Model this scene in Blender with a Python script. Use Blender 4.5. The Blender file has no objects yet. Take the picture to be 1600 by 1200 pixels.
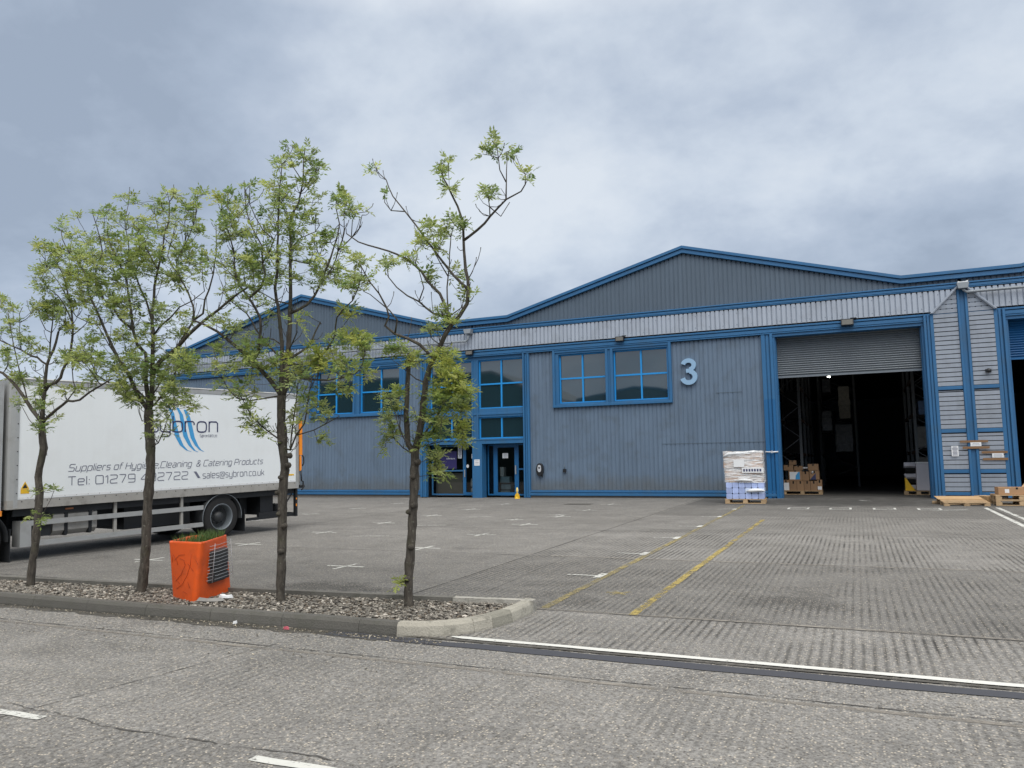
import bpy, math, random
from mathutils import Vector, Matrix
import numpy as np
C = bpy.context; SC = C.scene
R = math.radians
# ------------------------------------------------------------------ camera
D = 27.546            # distance of the facade plane
ZC = 1.259            # eye height over the warehouse floor level
GB, GA = 0.01418, 0.004   # fall of the yard away from the building / across it
F = 1193.097
M = np.array([[9.12029880e-01, 5.46884100e-02, 4.06461170e-01], [4.09932030e-01, -9.12573300e-02, -9.07539440e-01], [-1.25393300e-02, 9.94324530e-01, -1.05647940e-01]])
cam = bpy.data.cameras.new('camera'); co = bpy.data.objects.new('camera', cam); SC.collection.objects.link(co)
cam.sensor_width = 36; cam.lens = F / 1600 * 36; cam.clip_end = 2000; cam.clip_start = .05
mw = Matrix.Identity(4)
for i in range(3):
    for j in range(3): mw[i][j] = M[i][j]
mw.translation = (0, 0, ZC); co.matrix_world = mw; SC.camera = co
SC.view_settings.view_transform = 'Standard'; SC.view_settings.look = 'None'; SC.view_settings.exposure = .42; SC.view_settings.gamma = 1
try: SC.view_settings.use_curve_mapping = False
except Exception: pass
SC.cycles.max_bounces = 6; SC.cycles.transparent_max_bounces = 12; SC.cycles.use_denoising = True
# ------------------------------------------------------------------ world
SUN_EL, SUN_AZ = 46, 150     # azimuth clockwise from +Y
w = bpy.data.worlds.new('World'); SC.world = w; w.use_nodes = True; nt = w.node_tree; nt.nodes.clear()
def N(t, ty, **k):
    n = t.nodes.new(ty)
    for a, b in k.items(): setattr(n, a, b)
    return n
def math_(t, op, a, b=None, c=None, clamp=False):
    n = t.nodes.new('ShaderNodeMath'); n.operation = op; n.use_clamp = clamp
    for i, v in enumerate((a, b, c)):
        if v is None: continue
        if hasattr(v, 'links'): t.links.new(v, n.inputs[i])
        else: n.inputs[i].default_value = v
    return n.outputs[0]
def mixc(t, fac, a, b, mode='MIX'):
    n = t.nodes.new('ShaderNodeMix'); n.data_type = 'RGBA'; n.blend_type = mode
    for s, v in ((n.inputs[0], fac), (n.inputs[6], a), (n.inputs[7], b)):
        if hasattr(v, 'links'): t.links.new(v, s)
        else: s.default_value = v if isinstance(v, (int, float)) else (*v, 1)[:4]
    return n.outputs[2]
def ramp(t, v, stops):
    n = t.nodes.new('ShaderNodeValToRGB'); e = n.color_ramp.elements
    while len(e) < len(stops): e.new(.5)
    for i, (p_, c_) in enumerate(stops):
        e[i].position = p_; e[i].color = (c_, c_, c_, 1) if isinstance(c_, (int, float)) else (*c_, 1)
    t.links.new(v, n.inputs[0]); return n.outputs[0]
def noise(t, vec, scale, detail=4, rough=.5, dist=0):
    n = t.nodes.new('ShaderNodeTexNoise'); n.inputs['Scale'].default_value = scale; n.inputs['Detail'].default_value = detail
    n.inputs['Roughness'].default_value = rough; n.inputs['Distortion'].default_value = dist
    if vec is not None: t.links.new(vec, n.inputs['Vector'])
    return n.outputs[0]
tc = N(nt, 'ShaderNodeTexCoord'); sep = N(nt, 'ShaderNodeSeparateXYZ'); nt.links.new(tc.outputs['Generated'], sep.inputs[0])
zz = math_(nt, 'ADD', math_(nt, 'MAXIMUM', sep.outputs[2], 0), .42)
cx = math_(nt, 'DIVIDE', sep.outputs[0], zz); cy = math_(nt, 'DIVIDE', sep.outputs[1], zz)
cb = N(nt, 'ShaderNodeCombineXYZ'); nt.links.new(cx, cb.inputs[0]); nt.links.new(cy, cb.inputs[1]); cb.inputs[2].default_value = 3.7
n1 = noise(nt, cb.outputs[0], 1.35, 6, .56, .15)
n2 = noise(nt, cb.outputs[0], 5.2, 8, .60, .12)
cl = math_(nt, 'ADD', math_(nt, 'MULTIPLY_ADD', n1, .85, -.09), math_(nt, 'MULTIPLY', n2, .34))
def skyblob(az, el, tight, amt):
    # a brighter or darker bank of cloud in a fixed compass direction
    global cl
    v = Vector((math.sin(R(az)) * math.cos(R(el)), math.cos(R(az)) * math.cos(R(el)), math.sin(R(el))))
    d = nt.nodes.new('ShaderNodeVectorMath'); d.operation = 'DOT_PRODUCT'; nt.links.new(tc.outputs['Generated'], d.inputs[0]); d.inputs[1].default_value = v
    cl = math_(nt, 'ADD', cl, math_(nt, 'MULTIPLY', math_(nt, 'POWER', math_(nt, 'MAXIMUM', d.outputs['Value'], 0), tight), amt))
skyblob(-20, 30, 26, .07); skyblob(-6, 17, 60, -.05); skyblob(-50, 27, 30, -.05); skyblob(-8, 30, 60, .02); skyblob(-55, 8, 40, -.01); skyblob(-24, 9, 60, .02)
cloud = ramp(nt, cl, [(.36, (.265, .318, .402)), (.45, (.32, .378, .468)), (.53, (.38, .437, .525)), (.62, (.475, .53, .605)), (.72, (.56, .605, .66))])
sky = N(nt, 'ShaderNodeTexSky', sky_type='NISHITA', sun_disc=False, sun_elevation=R(SUN_EL), sun_rotation=R(SUN_AZ))
sk = mixc(nt, 1, sky.outputs[0], (.1, .1, .1), 'MULTIPLY')
col = mixc(nt, .93, sk, cloud)
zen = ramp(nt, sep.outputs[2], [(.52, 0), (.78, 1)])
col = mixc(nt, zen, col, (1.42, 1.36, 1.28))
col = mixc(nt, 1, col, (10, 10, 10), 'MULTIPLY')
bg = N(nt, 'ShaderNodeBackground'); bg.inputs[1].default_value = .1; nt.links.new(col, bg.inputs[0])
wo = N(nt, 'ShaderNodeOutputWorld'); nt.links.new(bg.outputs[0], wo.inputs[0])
sl = bpy.data.lights.new('sun', 'SUN'); sl.energy = 1.5; sl.angle = R(50); sl.color = (1, .97, .92)
so = bpy.data.objects.new('sun', sl); SC.collection.objects.link(so)
sd = Vector((math.sin(R(SUN_AZ)) * math.cos(R(SUN_EL)), math.cos(R(SUN_AZ)) * math.cos(R(SUN_EL)), math.sin(R(SUN_EL))))
so.rotation_euler = (-sd).to_track_quat('-Z', 'Y').to_euler(); so.location = sd * 60
# ------------------------------------------------------------------ helpers
def gz(x, y): return GB * min(y - D, 0) + GA * (x + 9)
def ray(x, y): return M @ np.array([x - 800, 600 - y, -F])
def gnd(x, y, h=0.):
    d = ray(x, y); t = (ZC + GB * D - 9 * GA - h) / (GB * d[1] + GA * d[0] - d[2]); return d[0] * t, d[1] * t
def at(x, y, Y):
    d = ray(x, y); t = Y / d[1]; return Vector((d[0] * t, Y, ZC + d[2] * t))
class MB:
    def __init__(s): s.v = []; s.f = []; s.c = []; s.sm = []
    def add(s, vs, fs, col=None, smooth=False):
        n = len(s.v); s.v += [tuple(v) for v in vs]; s.f += [tuple(i + n for i in f) for f in fs]
        s.c += [col] * len(fs); s.sm += [smooth] * len(fs); return s
    def box(s, x0, x1, y0, y1, z0, z1, col=None):
        return s.add([(x0, y0, z0), (x1, y0, z0), (x1, y1, z0), (x0, y1, z0), (x0, y0, z1), (x1, y0, z1), (x1, y1, z1), (x0, y1, z1)],
                     [(0, 3, 2, 1), (4, 5, 6, 7), (0, 1, 5, 4), (1, 2, 6, 5), (2, 3, 7, 6), (3, 0, 4, 7)], col)
    def cbox(s, x0, x1, y0, y1, z0, z1, c=.01, col=None):
        # box with its four edges along the longest axis chamfered
        dx, dy, dz = x1 - x0, y1 - y0, z1 - z0; c = min(c, dx * .4, dy * .4, dz * .4)
        ax = max(range(3), key=lambda i: (dx, dy, dz)[i])
        def ring(a0, a1, b0, b1): return [(a0 + c, b0), (a1 - c, b0), (a1, b0 + c), (a1, b1 - c), (a1 - c, b1), (a0 + c, b1), (a0, b1 - c), (a0, b0 + c)]
        if ax == 0: rr = ring(y0, y1, z0, z1); vs = [(x0, a, b) for a, b in rr] + [(x1, a, b) for a, b in rr]
        elif ax == 1: rr = ring(z0, z1, x0, x1); vs = [(b, y0, a) for a, b in rr] + [(b, y1, a) for a, b in rr]
        else: rr = ring(x0, x1, y0, y1); vs = [(a, b, z0) for a, b in rr] + [(a, b, z1) for a, b in rr]
        return s.add(vs, [tuple(range(7, -1, -1)), tuple(range(8, 16))] + [(i, (i + 1) % 8, (i + 1) % 8 + 8, i + 8) for i in range(8)], col)
    def prism(s, pts, y0, y1, col=None, axis='y'):
        n = len(pts)
        if axis == 'y': vs = [(a, y0, b) for a, b in pts] + [(a, y1, b) for a, b in pts]
        elif axis == 'z': vs = [(a, b, y0) for a, b in pts] + [(a, b, y1) for a, b in pts]
        else: vs = [(y0, a, b) for a, b in pts] + [(y1, a, b) for a, b in pts]
        return s.add(vs, [tuple(range(n)), tuple(range(2 * n - 1, n - 1, -1))] + [(i, i + n, (i + 1) % n + n, (i + 1) % n) for i in range(n)], col)
    def tube(s, pts, rad, seg=8, col=None, caps=True, jit=0, rng=random):
        pts = [Vector(p) for p in pts]; n = len(pts)
        rad = [rad] * n if isinstance(rad, (int, float)) else rad
        vs = []; up = None
        for i, p in enumerate(pts):
            t = (pts[min(i + 1, n - 1)] - pts[max(i - 1, 0)])
            if t.length < 1e-9: t = Vector((0, 0, 1))
            t.normalize()
            if up is None: up = t.orthogonal().normalized()
            up = (up - t * up.dot(t)); up = up.normalized() if up.length > 1e-6 else t.orthogonal().normalized()
            b = t.cross(up)
            for k in range(seg):
                a = 2 * math.pi * k / seg; r = rad[i] * (1 + (rng.uniform(-jit, jit) if jit else 0))
                vs.append(p + (up * math.cos(a) + b * math.sin(a)) * r)
        fs = [(i * seg + k, i * seg + (k + 1) % seg, (i + 1) * seg + (k + 1) % seg, (i + 1) * seg + k) for i in range(n - 1) for k in range(seg)]
        s.add(vs, fs, col, True)
        if caps:
            m = len(s.v) - n * seg
            s.f += [tuple(m + k for k in range(seg - 1, -1, -1)), tuple(m + (n - 1) * seg + k for k in range(seg))]; s.c += [col] * 2; s.sm += [False] * 2
        return s
    def lathe(s, prof, c, axis='y', seg=32, col=None):
        vs = []; n = len(prof)
        for r, h in prof:
            for k in range(seg):
                a = 2 * math.pi * k / seg; u, v = r * math.cos(a), r * math.sin(a)
                vs.append((c[0] + u, c[1] + h, c[2] + v) if axis == 'y' else (c[0] + u, c[1] + v, c[2] + h) if axis == 'z' else (c[0] + h, c[1] + u, c[2] + v))
        return s.add(vs, [(i * seg + k, i * seg + (k + 1) % seg, (i + 1) * seg + (k + 1) % seg, (i + 1) * seg + k) for i in range(n - 1) for k in range(seg)], col, True)
    def strip(s, pts, wd, h=.004, col=None):
        # flat band on the ground along a polyline
        L = []; Rr = []; n = len(pts)
        for i, p in enumerate(pts):
            a = Vector(pts[max(i - 1, 0)][:2]); b = Vector(pts[min(i + 1, n - 1)][:2]); t = (b - a).normalized(); nn = Vector((-t.y, t.x))
            ww = (wd[i] if isinstance(wd, (list, tuple)) else wd) / 2
            for LL, sg in ((L, 1), (Rr, -1)):
                q = Vector(p[:2]) + nn * ww * sg; LL.append((q.x, q.y, gz(q.x, q.y) + h))
        vs = L + Rr
        return s.add(vs, [(i, i + n, i + 1 + n, i + 1) for i in range(n - 1)], col)
    def build(s, name, m, parent=None, bevel=0, smooth_angle=None):
        me = bpy.data.meshes.new(name); off = Vector((0, 0, 0))
        vs = s.v
        if parent is not None and parent.get('_world'):
            off = Vector(parent['_world']); vs = [(a - off.x, b - off.y, c - off.z) for a, b, c in vs]
        me.from_pydata(vs, [], s.f); me.update()
        if any(s.sm): me.polygons.foreach_set('use_smooth', s.sm)
        if any(c is not None for c in s.c):
            at_ = me.color_attributes.new('tint', 'FLOAT_COLOR', 'CORNER'); buf = []
            for f, c in zip(s.f, s.c):
                c = (1, 1, 1) if c is None else c if isinstance(c, tuple) else (c, c, c)
                buf += [c[0], c[1], c[2], 1.] * len(f)
            at_.data.foreach_set('color', buf)
        o = bpy.data.objects.new(name, me); SC.collection.objects.link(o)
        if m is not None: me.materials.append(m)
        if parent is not None:
            o.parent = parent
            if parent.type == 'MESH' and parent.get('_w2'): pass
        if bevel:
            b = o.modifiers.new('bevel', 'BEVEL'); b.width = bevel; b.segments = 2; b.limit_method = 'ANGLE'
        return o
def tag(o, label=None, cat=None, group=None, kind=None):
    if label: o['label'] = label
    if cat: o['category'] = cat
    if group: o['group'] = group
    if kind: o['kind'] = kind
    return o
def empty(name, loc=(0, 0, 0), rz=0, label=None, cat=None, group=None, world=False):
    o = bpy.data.objects.new(name, None); SC.collection.objects.link(o); o.location = loc; o.rotation_euler = (0, 0, rz); o.empty_display_size = .2
    if world: o['_world'] = tuple(loc)
    return tag(o, label, cat, group)
def kids(o): return [c for c in bpy.data.objects if c.parent == o]
def copy_tree(o, parent=None):
    c = o.copy(); SC.collection.objects.link(c); c.parent = parent
    for ch in kids(o): copy_tree(ch, c)
    return c
# ------------------------------------------------------------------ materials
def newmat(name):
    m = bpy.data.materials.new(name); m.use_nodes = True; t = m.node_tree; b = t.nodes['Principled BSDF']; return m, t, b
def grime(m, z0, z1, col, amt):
    # splash-back dirt that thins out above the foot of the wall, broken up by noise
    t = m.node_tree; b = t.nodes['Principled BSDF']; lk = b.inputs['Base Color'].links[0]; src = lk.from_socket
    tcn = N(t, 'ShaderNodeTexCoord'); sp = N(t, 'ShaderNodeSeparateXYZ'); t.links.new(tcn.outputs['Object'], sp.inputs[0])
    h = math_(t, 'SUBTRACT', sp.outputs[2], math_(t, 'MULTIPLY', noise(t, tcn.outputs['Object'], 1.8, 5, .7), .9)); k = ramp(t, h, [(z0, 1), (z1, 0)])
    t.links.new(mixc(t, math_(t, 'MULTIPLY', k, amt), src, col), b.inputs['Base Color'])
def pm(name, col, rough=.6, metal=0, var=.12, scale=2., fine=.05, fscale=60, bump=0, bscale=40, tint=False, streak=0, spec=None, dirt=None, coat=0):
    m, t, b = newmat(name)
    tcn = N(t, 'ShaderNodeTexCoord'); o = tcn.outputs['Object']
    f1 = noise(t, o, scale, 4); f2 = noise(t, o, fscale, 2)
    v = math_(t, 'ADD', math_(t, 'MULTIPLY', math_(t, 'SUBTRACT', f1, .5), var * 2.5), math_(t, 'MULTIPLY', math_(t, 'SUBTRACT', f2, .5), fine * 2.5))
    if streak:
        mp = N(t, 'ShaderNodeMapping'); mp.inputs['Scale'].default_value = (6, 6, .35); t.links.new(o, mp.inputs[0])
        f3 = noise(t, mp.outputs[0], 1.6, 3); v = math_(t, 'ADD', v, math_(t, 'MULTIPLY', math_(t, 'SUBTRACT', f3, .5), streak * 2.5))
    v = math_(t, 'ADD', v, 1)
    base = col
    if tint:
        a = N(t, 'ShaderNodeVertexColor', layer_name='tint'); base = mixc(t, 1, a.outputs[0], col, 'MULTIPLY')
    cc = N(t, 'ShaderNodeCombineXYZ')
    for i in range(3): t.links.new(v, cc.inputs[i])
    c = mixc(t, 1, cc.outputs[0], base, 'MULTIPLY')
    if dirt:
        dcol, amt, ds = dirt
        f4 = noise(t, o, ds, 5, .65); k = ramp(t, f4, [(.5, 0), (.72, 1)])
        c = mixc(t, math_(t, 'MULTIPLY', k, amt), c, dcol)
    t.links.new(c, b.inputs['Base Color']); b.inputs['Roughness'].default_value = rough; b.inputs['Metallic'].default_value = metal
    if spec is not None: b.inputs['Specular IOR Level'].default_value = spec
    if coat: b.inputs['Coat Weight'].default_value = coat
    if bump:
        bn = N(t, 'ShaderNodeBump'); bn.inputs['Strength'].default_value = bump; bn.inputs['Distance'].default_value = .02
        t.links.new(noise(t, o, bscale, 4), bn.inputs['Height']); t.links.new(bn.outputs[0], b.inputs['Normal'])
    return m
MT = {}
MT['wall'] = pm('grey_blue_steel_cladding', (.114, .164, .232), .5, 0, .13, .5, .04, 30, streak=.17, dirt=((.075, .095, .115), .45, 1.6))
grime(MT['wall'], .0, .45, (.10, .105, .10), .55)
MT['gable'] = pm('slate_blue_steel_cladding', (.080, .113, .153), .5, 0, .12, .4, .03, 30, streak=.13)
MT['silver'] = pm('silver_steel_cladding', (.37, .415, .485), .42, .1, .08, .8, .03, 30, streak=.10, dirt=((.16, .17, .18), .35, 1.3))
MT['blue'] = pm('blue_painted_trim', (.025, .125, .28), .45, 0, .14, .9, .04, 30, streak=.08, dirt=((.045, .11, .19), .5, 1.7))
MT['blue2'] = pm('bright_blue_paint', (.012, .11, .28), .4, 0, .10, 1.5, .03, 30)
MT['bar'] = pm('bright_blue_glazing_bar', (.015, .26, .64), .4, 0, .06, 2)
MT['dark'] = pm('gap_shade_black', (.012, .013, .015), .8)  # near-black colour standing in for the shade inside the cladding gaps
MT['roof'] = pm('grey_roof_sheet', (.16, .18, .2), .6, 0, .1, .3)
MT['shutter'] = pm('galvanised_shutter', (.185, .21, .235), .38, .3, .08, 1.2, .03, 20, streak=.06)
MT['white'] = pm('white_truck_panel', (.78, .82, .84), .28, 0, .02, .6, .01, 30, streak=.02, dirt=((.55, .55, .53), .15, 1.4))
MT['alu'] = pm('grey_aluminium', (.42, .43, .43), .42, .35, .10, 3, .04, 60, dirt=((.22, .21, .2), .5, 3))
MT['rail'] = pm('weathered_alloy_rail', (.36, .35, .33), .5, .1, .10, 2, .05, 50, dirt=((.16, .15, .13), .6, 4))
MT['black'] = pm('black_chassis', (.012, .014, .017), .6, 0, .3, 3)
MT['tyre'] = pm('tyre_rubber', (.018, .018, .019), .85, 0, .2, 6, bump=.3)
MT['navy'] = pm('navy_lettering', (.035, .04, .11), .5, 0, .05)
MT['grey_txt'] = pm('grey_lettering', (.15, .16, .22), .5, 0, .05)
MT['sky_blue'] = pm('light_blue_stripe', (.06, .33, .66), .4, 0, .04)
MT['amber'] = pm('amber_lens', (.85, .28, .03), .3)
MT['redlens'] = pm('red_lens', (.5, .02, .02), .3)
MT['yellow'] = pm('yellow_plastic', (.75, .45, .02), .45)
MT['orange'] = pm('orange_plastic', (.76, .105, .012), .5, 0, .08, 3, .03, 60, dirt=((.42, .07, .02), .55, 5))
MT['wood'] = pm('pallet_wood', (.44, .31, .18), .8, 0, .22, 5, .12, 50, bump=.3, tint=True)
MT['ply'] = pm('plywood', (.50, .33, .17), .7, 0, .12, 3, .06, 40)
MT['card'] = pm('cardboard', (.30, .185, .105), .85, 0, .12, 3, .04, 40, tint=True)
MT['paper'] = pm('white_paper', (.72, .74, .76), .7, 0, .05)
MT['concrete'] = pm('kerb_concrete', (.33, .32, .29), .9, 0, .16, 4, .10, 70, bump=.5, bscale=60, tint=True, dirt=((.09, .09, .075), .8, 7))
MT['rack'] = pm('grey_rack_steel', (.10, .11, .12), .5, .1)
MT['rackb'] = pm('orange_rack_beam', (.10, .05, .03), .5)
MT['charger'] = pm('charger_plastic', (.015, .016, .018), .35)
MT['silverp'] = pm('silver_plastic', (.45, .47, .5), .3)
MT['brick'] = pm('plinth_brick', (.2, .18, .16), .9, 0, .2, 5, .1)
MT['lampglass'] = pm('floodlight_glass', (.13, .125, .11), .25, 0, .08)
MT['three'] = pm('pale_blue_numeral', (.26, .42, .60), .4, 0, .04)
MT['binm'] = pm('grey_white_plastic', (.5, .5, .55), .5)
MT['inner'] = pm('hall_inner_lining', (.13, .15, .18), .9)
def glassmat(name, base, ior=2.35, rough=.03):
    m, t, b = newmat(name); b.inputs['Base Color'].default_value = (*base, 1); b.inputs['Roughness'].default_value = rough; b.inputs['IOR'].default_value = ior
    tcn = N(t, 'ShaderNodeTexCoord'); bn = N(t, 'ShaderNodeBump'); bn.inputs['Strength'].default_value = .03; bn.inputs['Distance'].default_value = .05
    t.links.new(noise(t, tcn.outputs['Object'], .7, 1), bn.inputs['Height']); t.links.new(bn.outputs[0], b.inputs['Normal']); return m
MT['glass'] = glassmat('tinted_window_glass', (.010, .028, .038))
def clearglass():
    m, t, b = newmat('door_glass'); t.nodes.remove(b)
    tr = N(t, 'ShaderNodeBsdfTransparent'); tr.inputs[0].default_value = (.62, .68, .68, 1)
    gl = N(t, 'ShaderNodeBsdfGlossy'); gl.inputs['Roughness'].default_value = .02; fr = N(t, 'ShaderNodeFresnel'); fr.inputs[0].default_value = 1.6
    mx = N(t, 'ShaderNodeMixShader'); t.links.new(fr.outputs[0], mx.inputs[0]); t.links.new(tr.outputs[0], mx.inputs[1]); t.links.new(gl.outputs[0], mx.inputs[2])
    t.links.new(mx.outputs[0], t.nodes['Material Output'].inputs[0]); return m
MT['doorglass'] = clearglass()
def filmmat():
    m, t, b = newmat('stretch_film'); tcn = N(t, 'ShaderNodeTexCoord'); mp = N(t, 'ShaderNodeMapping'); mp.inputs['Scale'].default_value = (1.5, 1.5, 14); mp.inputs['Rotation'].default_value = (.15, .1, 0)
    t.links.new(tcn.outputs['Object'], mp.inputs[0]); f = noise(t, mp.outputs[0], 2.2, 4, .6)
    tr = N(t, 'ShaderNodeBsdfTransparent'); b.inputs['Base Color'].default_value = (.82, .84, .86, 1); b.inputs['Roughness'].default_value = .25
    bn = N(t, 'ShaderNodeBump'); bn.inputs['Strength'].default_value = .8; bn.inputs['Distance'].default_value = .03; t.links.new(f, bn.inputs['Height']); t.links.new(bn.outputs[0], b.inputs['Normal'])
    mx = N(t, 'ShaderNodeMixShader'); t.links.new(ramp(t, f, [(.40, .25), (.58, .92)]), mx.inputs[0]); t.links.new(tr.outputs[0], mx.inputs[1]); t.links.new(b.outputs[0], mx.inputs[2])
    t.links.new(mx.outputs[0], t.nodes['Material Output'].inputs[0]); return m
MT['film'] = filmmat()
def groundmat():
    m, t, b = newmat('ribbed_concrete'); tcn = N(t, 'ShaderNodeTexCoord'); o = tcn.outputs['Object']
    a = N(t, 'ShaderNodeVertexColor', layer_name='tint'); sp = N(t, 'ShaderNodeSeparateColor'); t.links.new(a.outputs[0], sp.inputs[0])
    tone, ridge, agg = sp.outputs[0], sp.outputs[1], sp.outputs[2]
    xyz = N(t, 'ShaderNodeSeparateXYZ'); t.links.new(o, xyz.inputs[0])
    big = noise(t, o, .45, 5, .6); mid = noise(t, o, 2.3, 4, .6); fine = noise(t, o, 38, 3, .65); fine2 = noise(t, o, 110, 2, .6)
    # aggregate
    vo = N(t, 'ShaderNodeTexVoronoi', feature='F1'); vo.inputs['Scale'].default_value = 58; t.links.new(o, vo.inputs['Vector'])
    vc = N(t, 'ShaderNodeSeparateColor'); t.links.new(vo.outputs['Color'], vc.inputs[0])
    stone = math_(t, 'MULTIPLY', ramp(t, vc.outputs[0], [(.66, 0), (.8, 1)]), ramp(t, vo.outputs['Distance'], [(.25, 1), (.5, 0)]))
    pit = math_(t, 'MULTIPLY', ramp(t, vc.outputs[1], [(.55, 0), (.75, 1)]), ramp(t, vo.outputs['Distance'], [(.2, 1), (.5, 0)]))
    # tamped ribs running towards the building
    wob = noise(t, o, .8, 3); mp = N(t, 'ShaderNodeMapping'); mp.inputs['Scale'].default_value = (14, .9, 1); t.links.new(o, mp.inputs[0])
    rv = noise(t, mp.outputs[0], 1, 3, .6)
    ph = math_(t, 'ADD', math_(t, 'MULTIPLY', xyz.outputs[0], 6.2832 / .078), math_(t, 'MULTIPLY', math_(t, 'ADD', wob, math_(t, 'MULTIPLY', rv, .5)), 2.2))
    s = math_(t, 'MULTIPLY_ADD', math_(t, 'SINE', ph), .5, .5)
    patch = ramp(t, noise(t, o, 1.1, 3, .6), [(.36, .1), (.62, 1)])
    rm = math_(t, 'MULTIPLY', math_(t, 'MULTIPLY', ridge, patch), math_(t, 'MULTIPLY_ADD', rv, 1.2, .2))
    groove = math_(t, 'MULTIPLY', math_(t, 'POWER', math_(t, 'SUBTRACT', 1, s), 2.2), rm)
    v = math_(t, 'MULTIPLY', math_(t, 'MULTIPLY_ADD', big, .62, .70), math_(t, 'MULTIPLY_ADD', mid, .62, .70))
    v = math_(t, 'MULTIPLY', v, math_(t, 'MULTIPLY_ADD', fine, math_(t, 'MULTIPLY', agg, 2.1), math_(t, 'SUBTRACT', 1, math_(t, 'MULTIPLY', agg, 1.02))))
    v = math_(t, 'MULTIPLY', v, math_(t, 'MULTIPLY_ADD', fine2, 1.0, .5))
    v = math_(t, 'MULTIPLY', v, math_(t, 'SUBTRACT', 1, math_(t, 'MULTIPLY', groove, .85)))
    v = math_(t, 'MULTIPLY', v, tone)
    # oil and tyre stains
    st = ramp(t, noise(t, o, .7, 6, .7, .6), [(.56, 0), (.74, 1)])
    mp2 = N(t, 'ShaderNodeMapping'); mp2.inputs['Scale'].default_value = (.35, 1.9, 1); mp2.inputs['Rotation'].default_value = (0, 0, .12); t.links.new(o, mp2.inputs[0])
    ty = ramp(t, noise(t, mp2.outputs[0], 1.4, 4, .6), [(.55, 0), (.72, 1)])
    v = math_(t, 'MULTIPLY', v, math_(t, 'SUBTRACT', 1, math_(t, 'MULTIPLY', st, .30)))
    v = math_(t, 'MULTIPLY', v, math_(t, 'SUBTRACT', 1, math_(t, 'MULTIPLY', ty, .14)))
    # one dark oil patch in the yard and one by the island
    for (px, py, rx, ry, am) in ((-.75, 8.85, .75, .62, .36), (-6.2, 8.15, 1.1, .45, .45), (-3.1, 8.3, .5, .6, .28), (-8.4, 24.0, .55, .2, .5), (-.2, 25.6, 3.6, 2.6, .35)):
        dx = math_(t, 'DIVIDE', math_(t, 'SUBTRACT', xyz.outputs[0], px), rx); dy = math_(t, 'DIVIDE', math_(t, 'SUBTRACT', xyz.outputs[1], py), ry)
        r2 = math_(t, 'ADD', math_(t, 'ADD', math_(t, 'MULTIPLY', dx, dx), math_(t, 'MULTIPLY', dy, dy)), math_(t, 'MULTIPLY', math_(t, 'ADD', math_(t, 'SUBTRACT', mid, .5), math_(t, 'MULTIPLY', math_(t, 'SUBTRACT', fine, .5), .8)), 2.6))
        v = math_(t, 'MULTIPLY', v, math_(t, 'SUBTRACT', 1, math_(t, 'MULTIPLY', ramp(t, r2, [(.15, 1), (1.0, 0)]), am)))
    cc = N(t, 'ShaderNodeCombineXYZ')
    for i in range(3): t.links.new(v, cc.inputs[i])
    warm = mixc(t, noise(t, o, 14, 2), (.205, .198, .184), (.172, .172, .170))
    c = mixc(t, 1, cc.outputs[0], warm, 'MULTIPLY')
    c = mixc(t, math_(t, 'MULTIPLY', math_(t, 'MULTIPLY', stone, agg), .8), c, (.52, .47, .39))
    c = mixc(t, math_(t, 'MULTIPLY', math_(t, 'MULTIPLY', pit, agg), .75), c, (.055, .05, .045))
    t.links.new(c, b.inputs['Base Color']); b.inputs['Roughness'].default_value = .88; b.inputs['Specular IOR Level'].default_value = .3
    h = math_(t, 'ADD', math_(t, 'MULTIPLY', math_(t, 'MULTIPLY', s, rm), .006), math_(t, 'MULTIPLY', math_(t, 'MULTIPLY', fine, agg), .006))
    h = math_(t, 'ADD', h, math_(t, 'MULTIPLY', vo.outputs['Distance'], math_(t, 'MULTIPLY', agg, -.004)))
    bn = N(t, 'ShaderNodeBump'); bn.inputs['Strength'].default_value = .9; bn.inputs['Distance'].default_value = 1; t.links.new(h, bn.inputs['Height']); t.links.new(bn.outputs[0], b.inputs['Normal'])
    return m
MT['ground'] = groundmat()
def paintmat(name, col, lo, hi, scale=22, alt=(.16, .155, .145)):
    m, t, b = newmat(name); tcn = N(t, 'ShaderNodeTexCoord'); o = tcn.outputs['Object']
    f = math_(t, 'ADD', math_(t, 'MULTIPLY', noise(t, o, scale, 5, .7), .6), math_(t, 'MULTIPLY', noise(t, o, 2.2, 3, .6), .4))
    k = ramp(t, f, [(lo, 0), (hi, 1)])
    b.inputs['Base Color'].default_value = (*col, 1); b.inputs['Roughness'].default_value = .8
    tr = N(t, 'ShaderNodeBsdfTransparent'); mx = N(t, 'ShaderNodeMixShader')
    t.links.new(k, mx.inputs[0]); t.links.new(tr.outputs[0], mx.inputs[1]); t.links.new(b.outputs[0], mx.inputs[2]); t.links.new(mx.outputs[0], t.nodes['Material Output'].inputs[0])
    c = mixc(t, noise(t, o, 30, 4, .7), tuple(x * .75 for x in col), col); t.links.new(c, b.inputs['Base Color'])
    return m
MT['pw'] = paintmat('worn_white_road_paint', (.62, .63, .60), .40, .50)
MT['pws'] = paintmat('solid_white_road_paint', (.68, .69, .66), .34, .40)
MT['pwf'] = paintmat('faint_white_road_paint', (.42, .43, .41), .46, .62)
MT['py'] = paintmat('worn_yellow_road_paint', (.42, .33, .10), .43, .57)
MT['pyf'] = paintmat('faint_yellow_road_paint', (.36, .30, .13), .40, .62)
MT['seal'] = paintmat('dark_joint_sealant', (.07, .067, .062), .38, .54, 9)
MT['sealf'] = paintmat('faint_joint_edge', (.27, .25, .22), .36, .58, 9)
MT['tar'] = paintmat('bluish_tar_band', (.052, .056, .070), .26, .34, 12)
MT['lip'] = paintmat('dirty_channel', (.085, .08, .07), .3, .5, 9)
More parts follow.
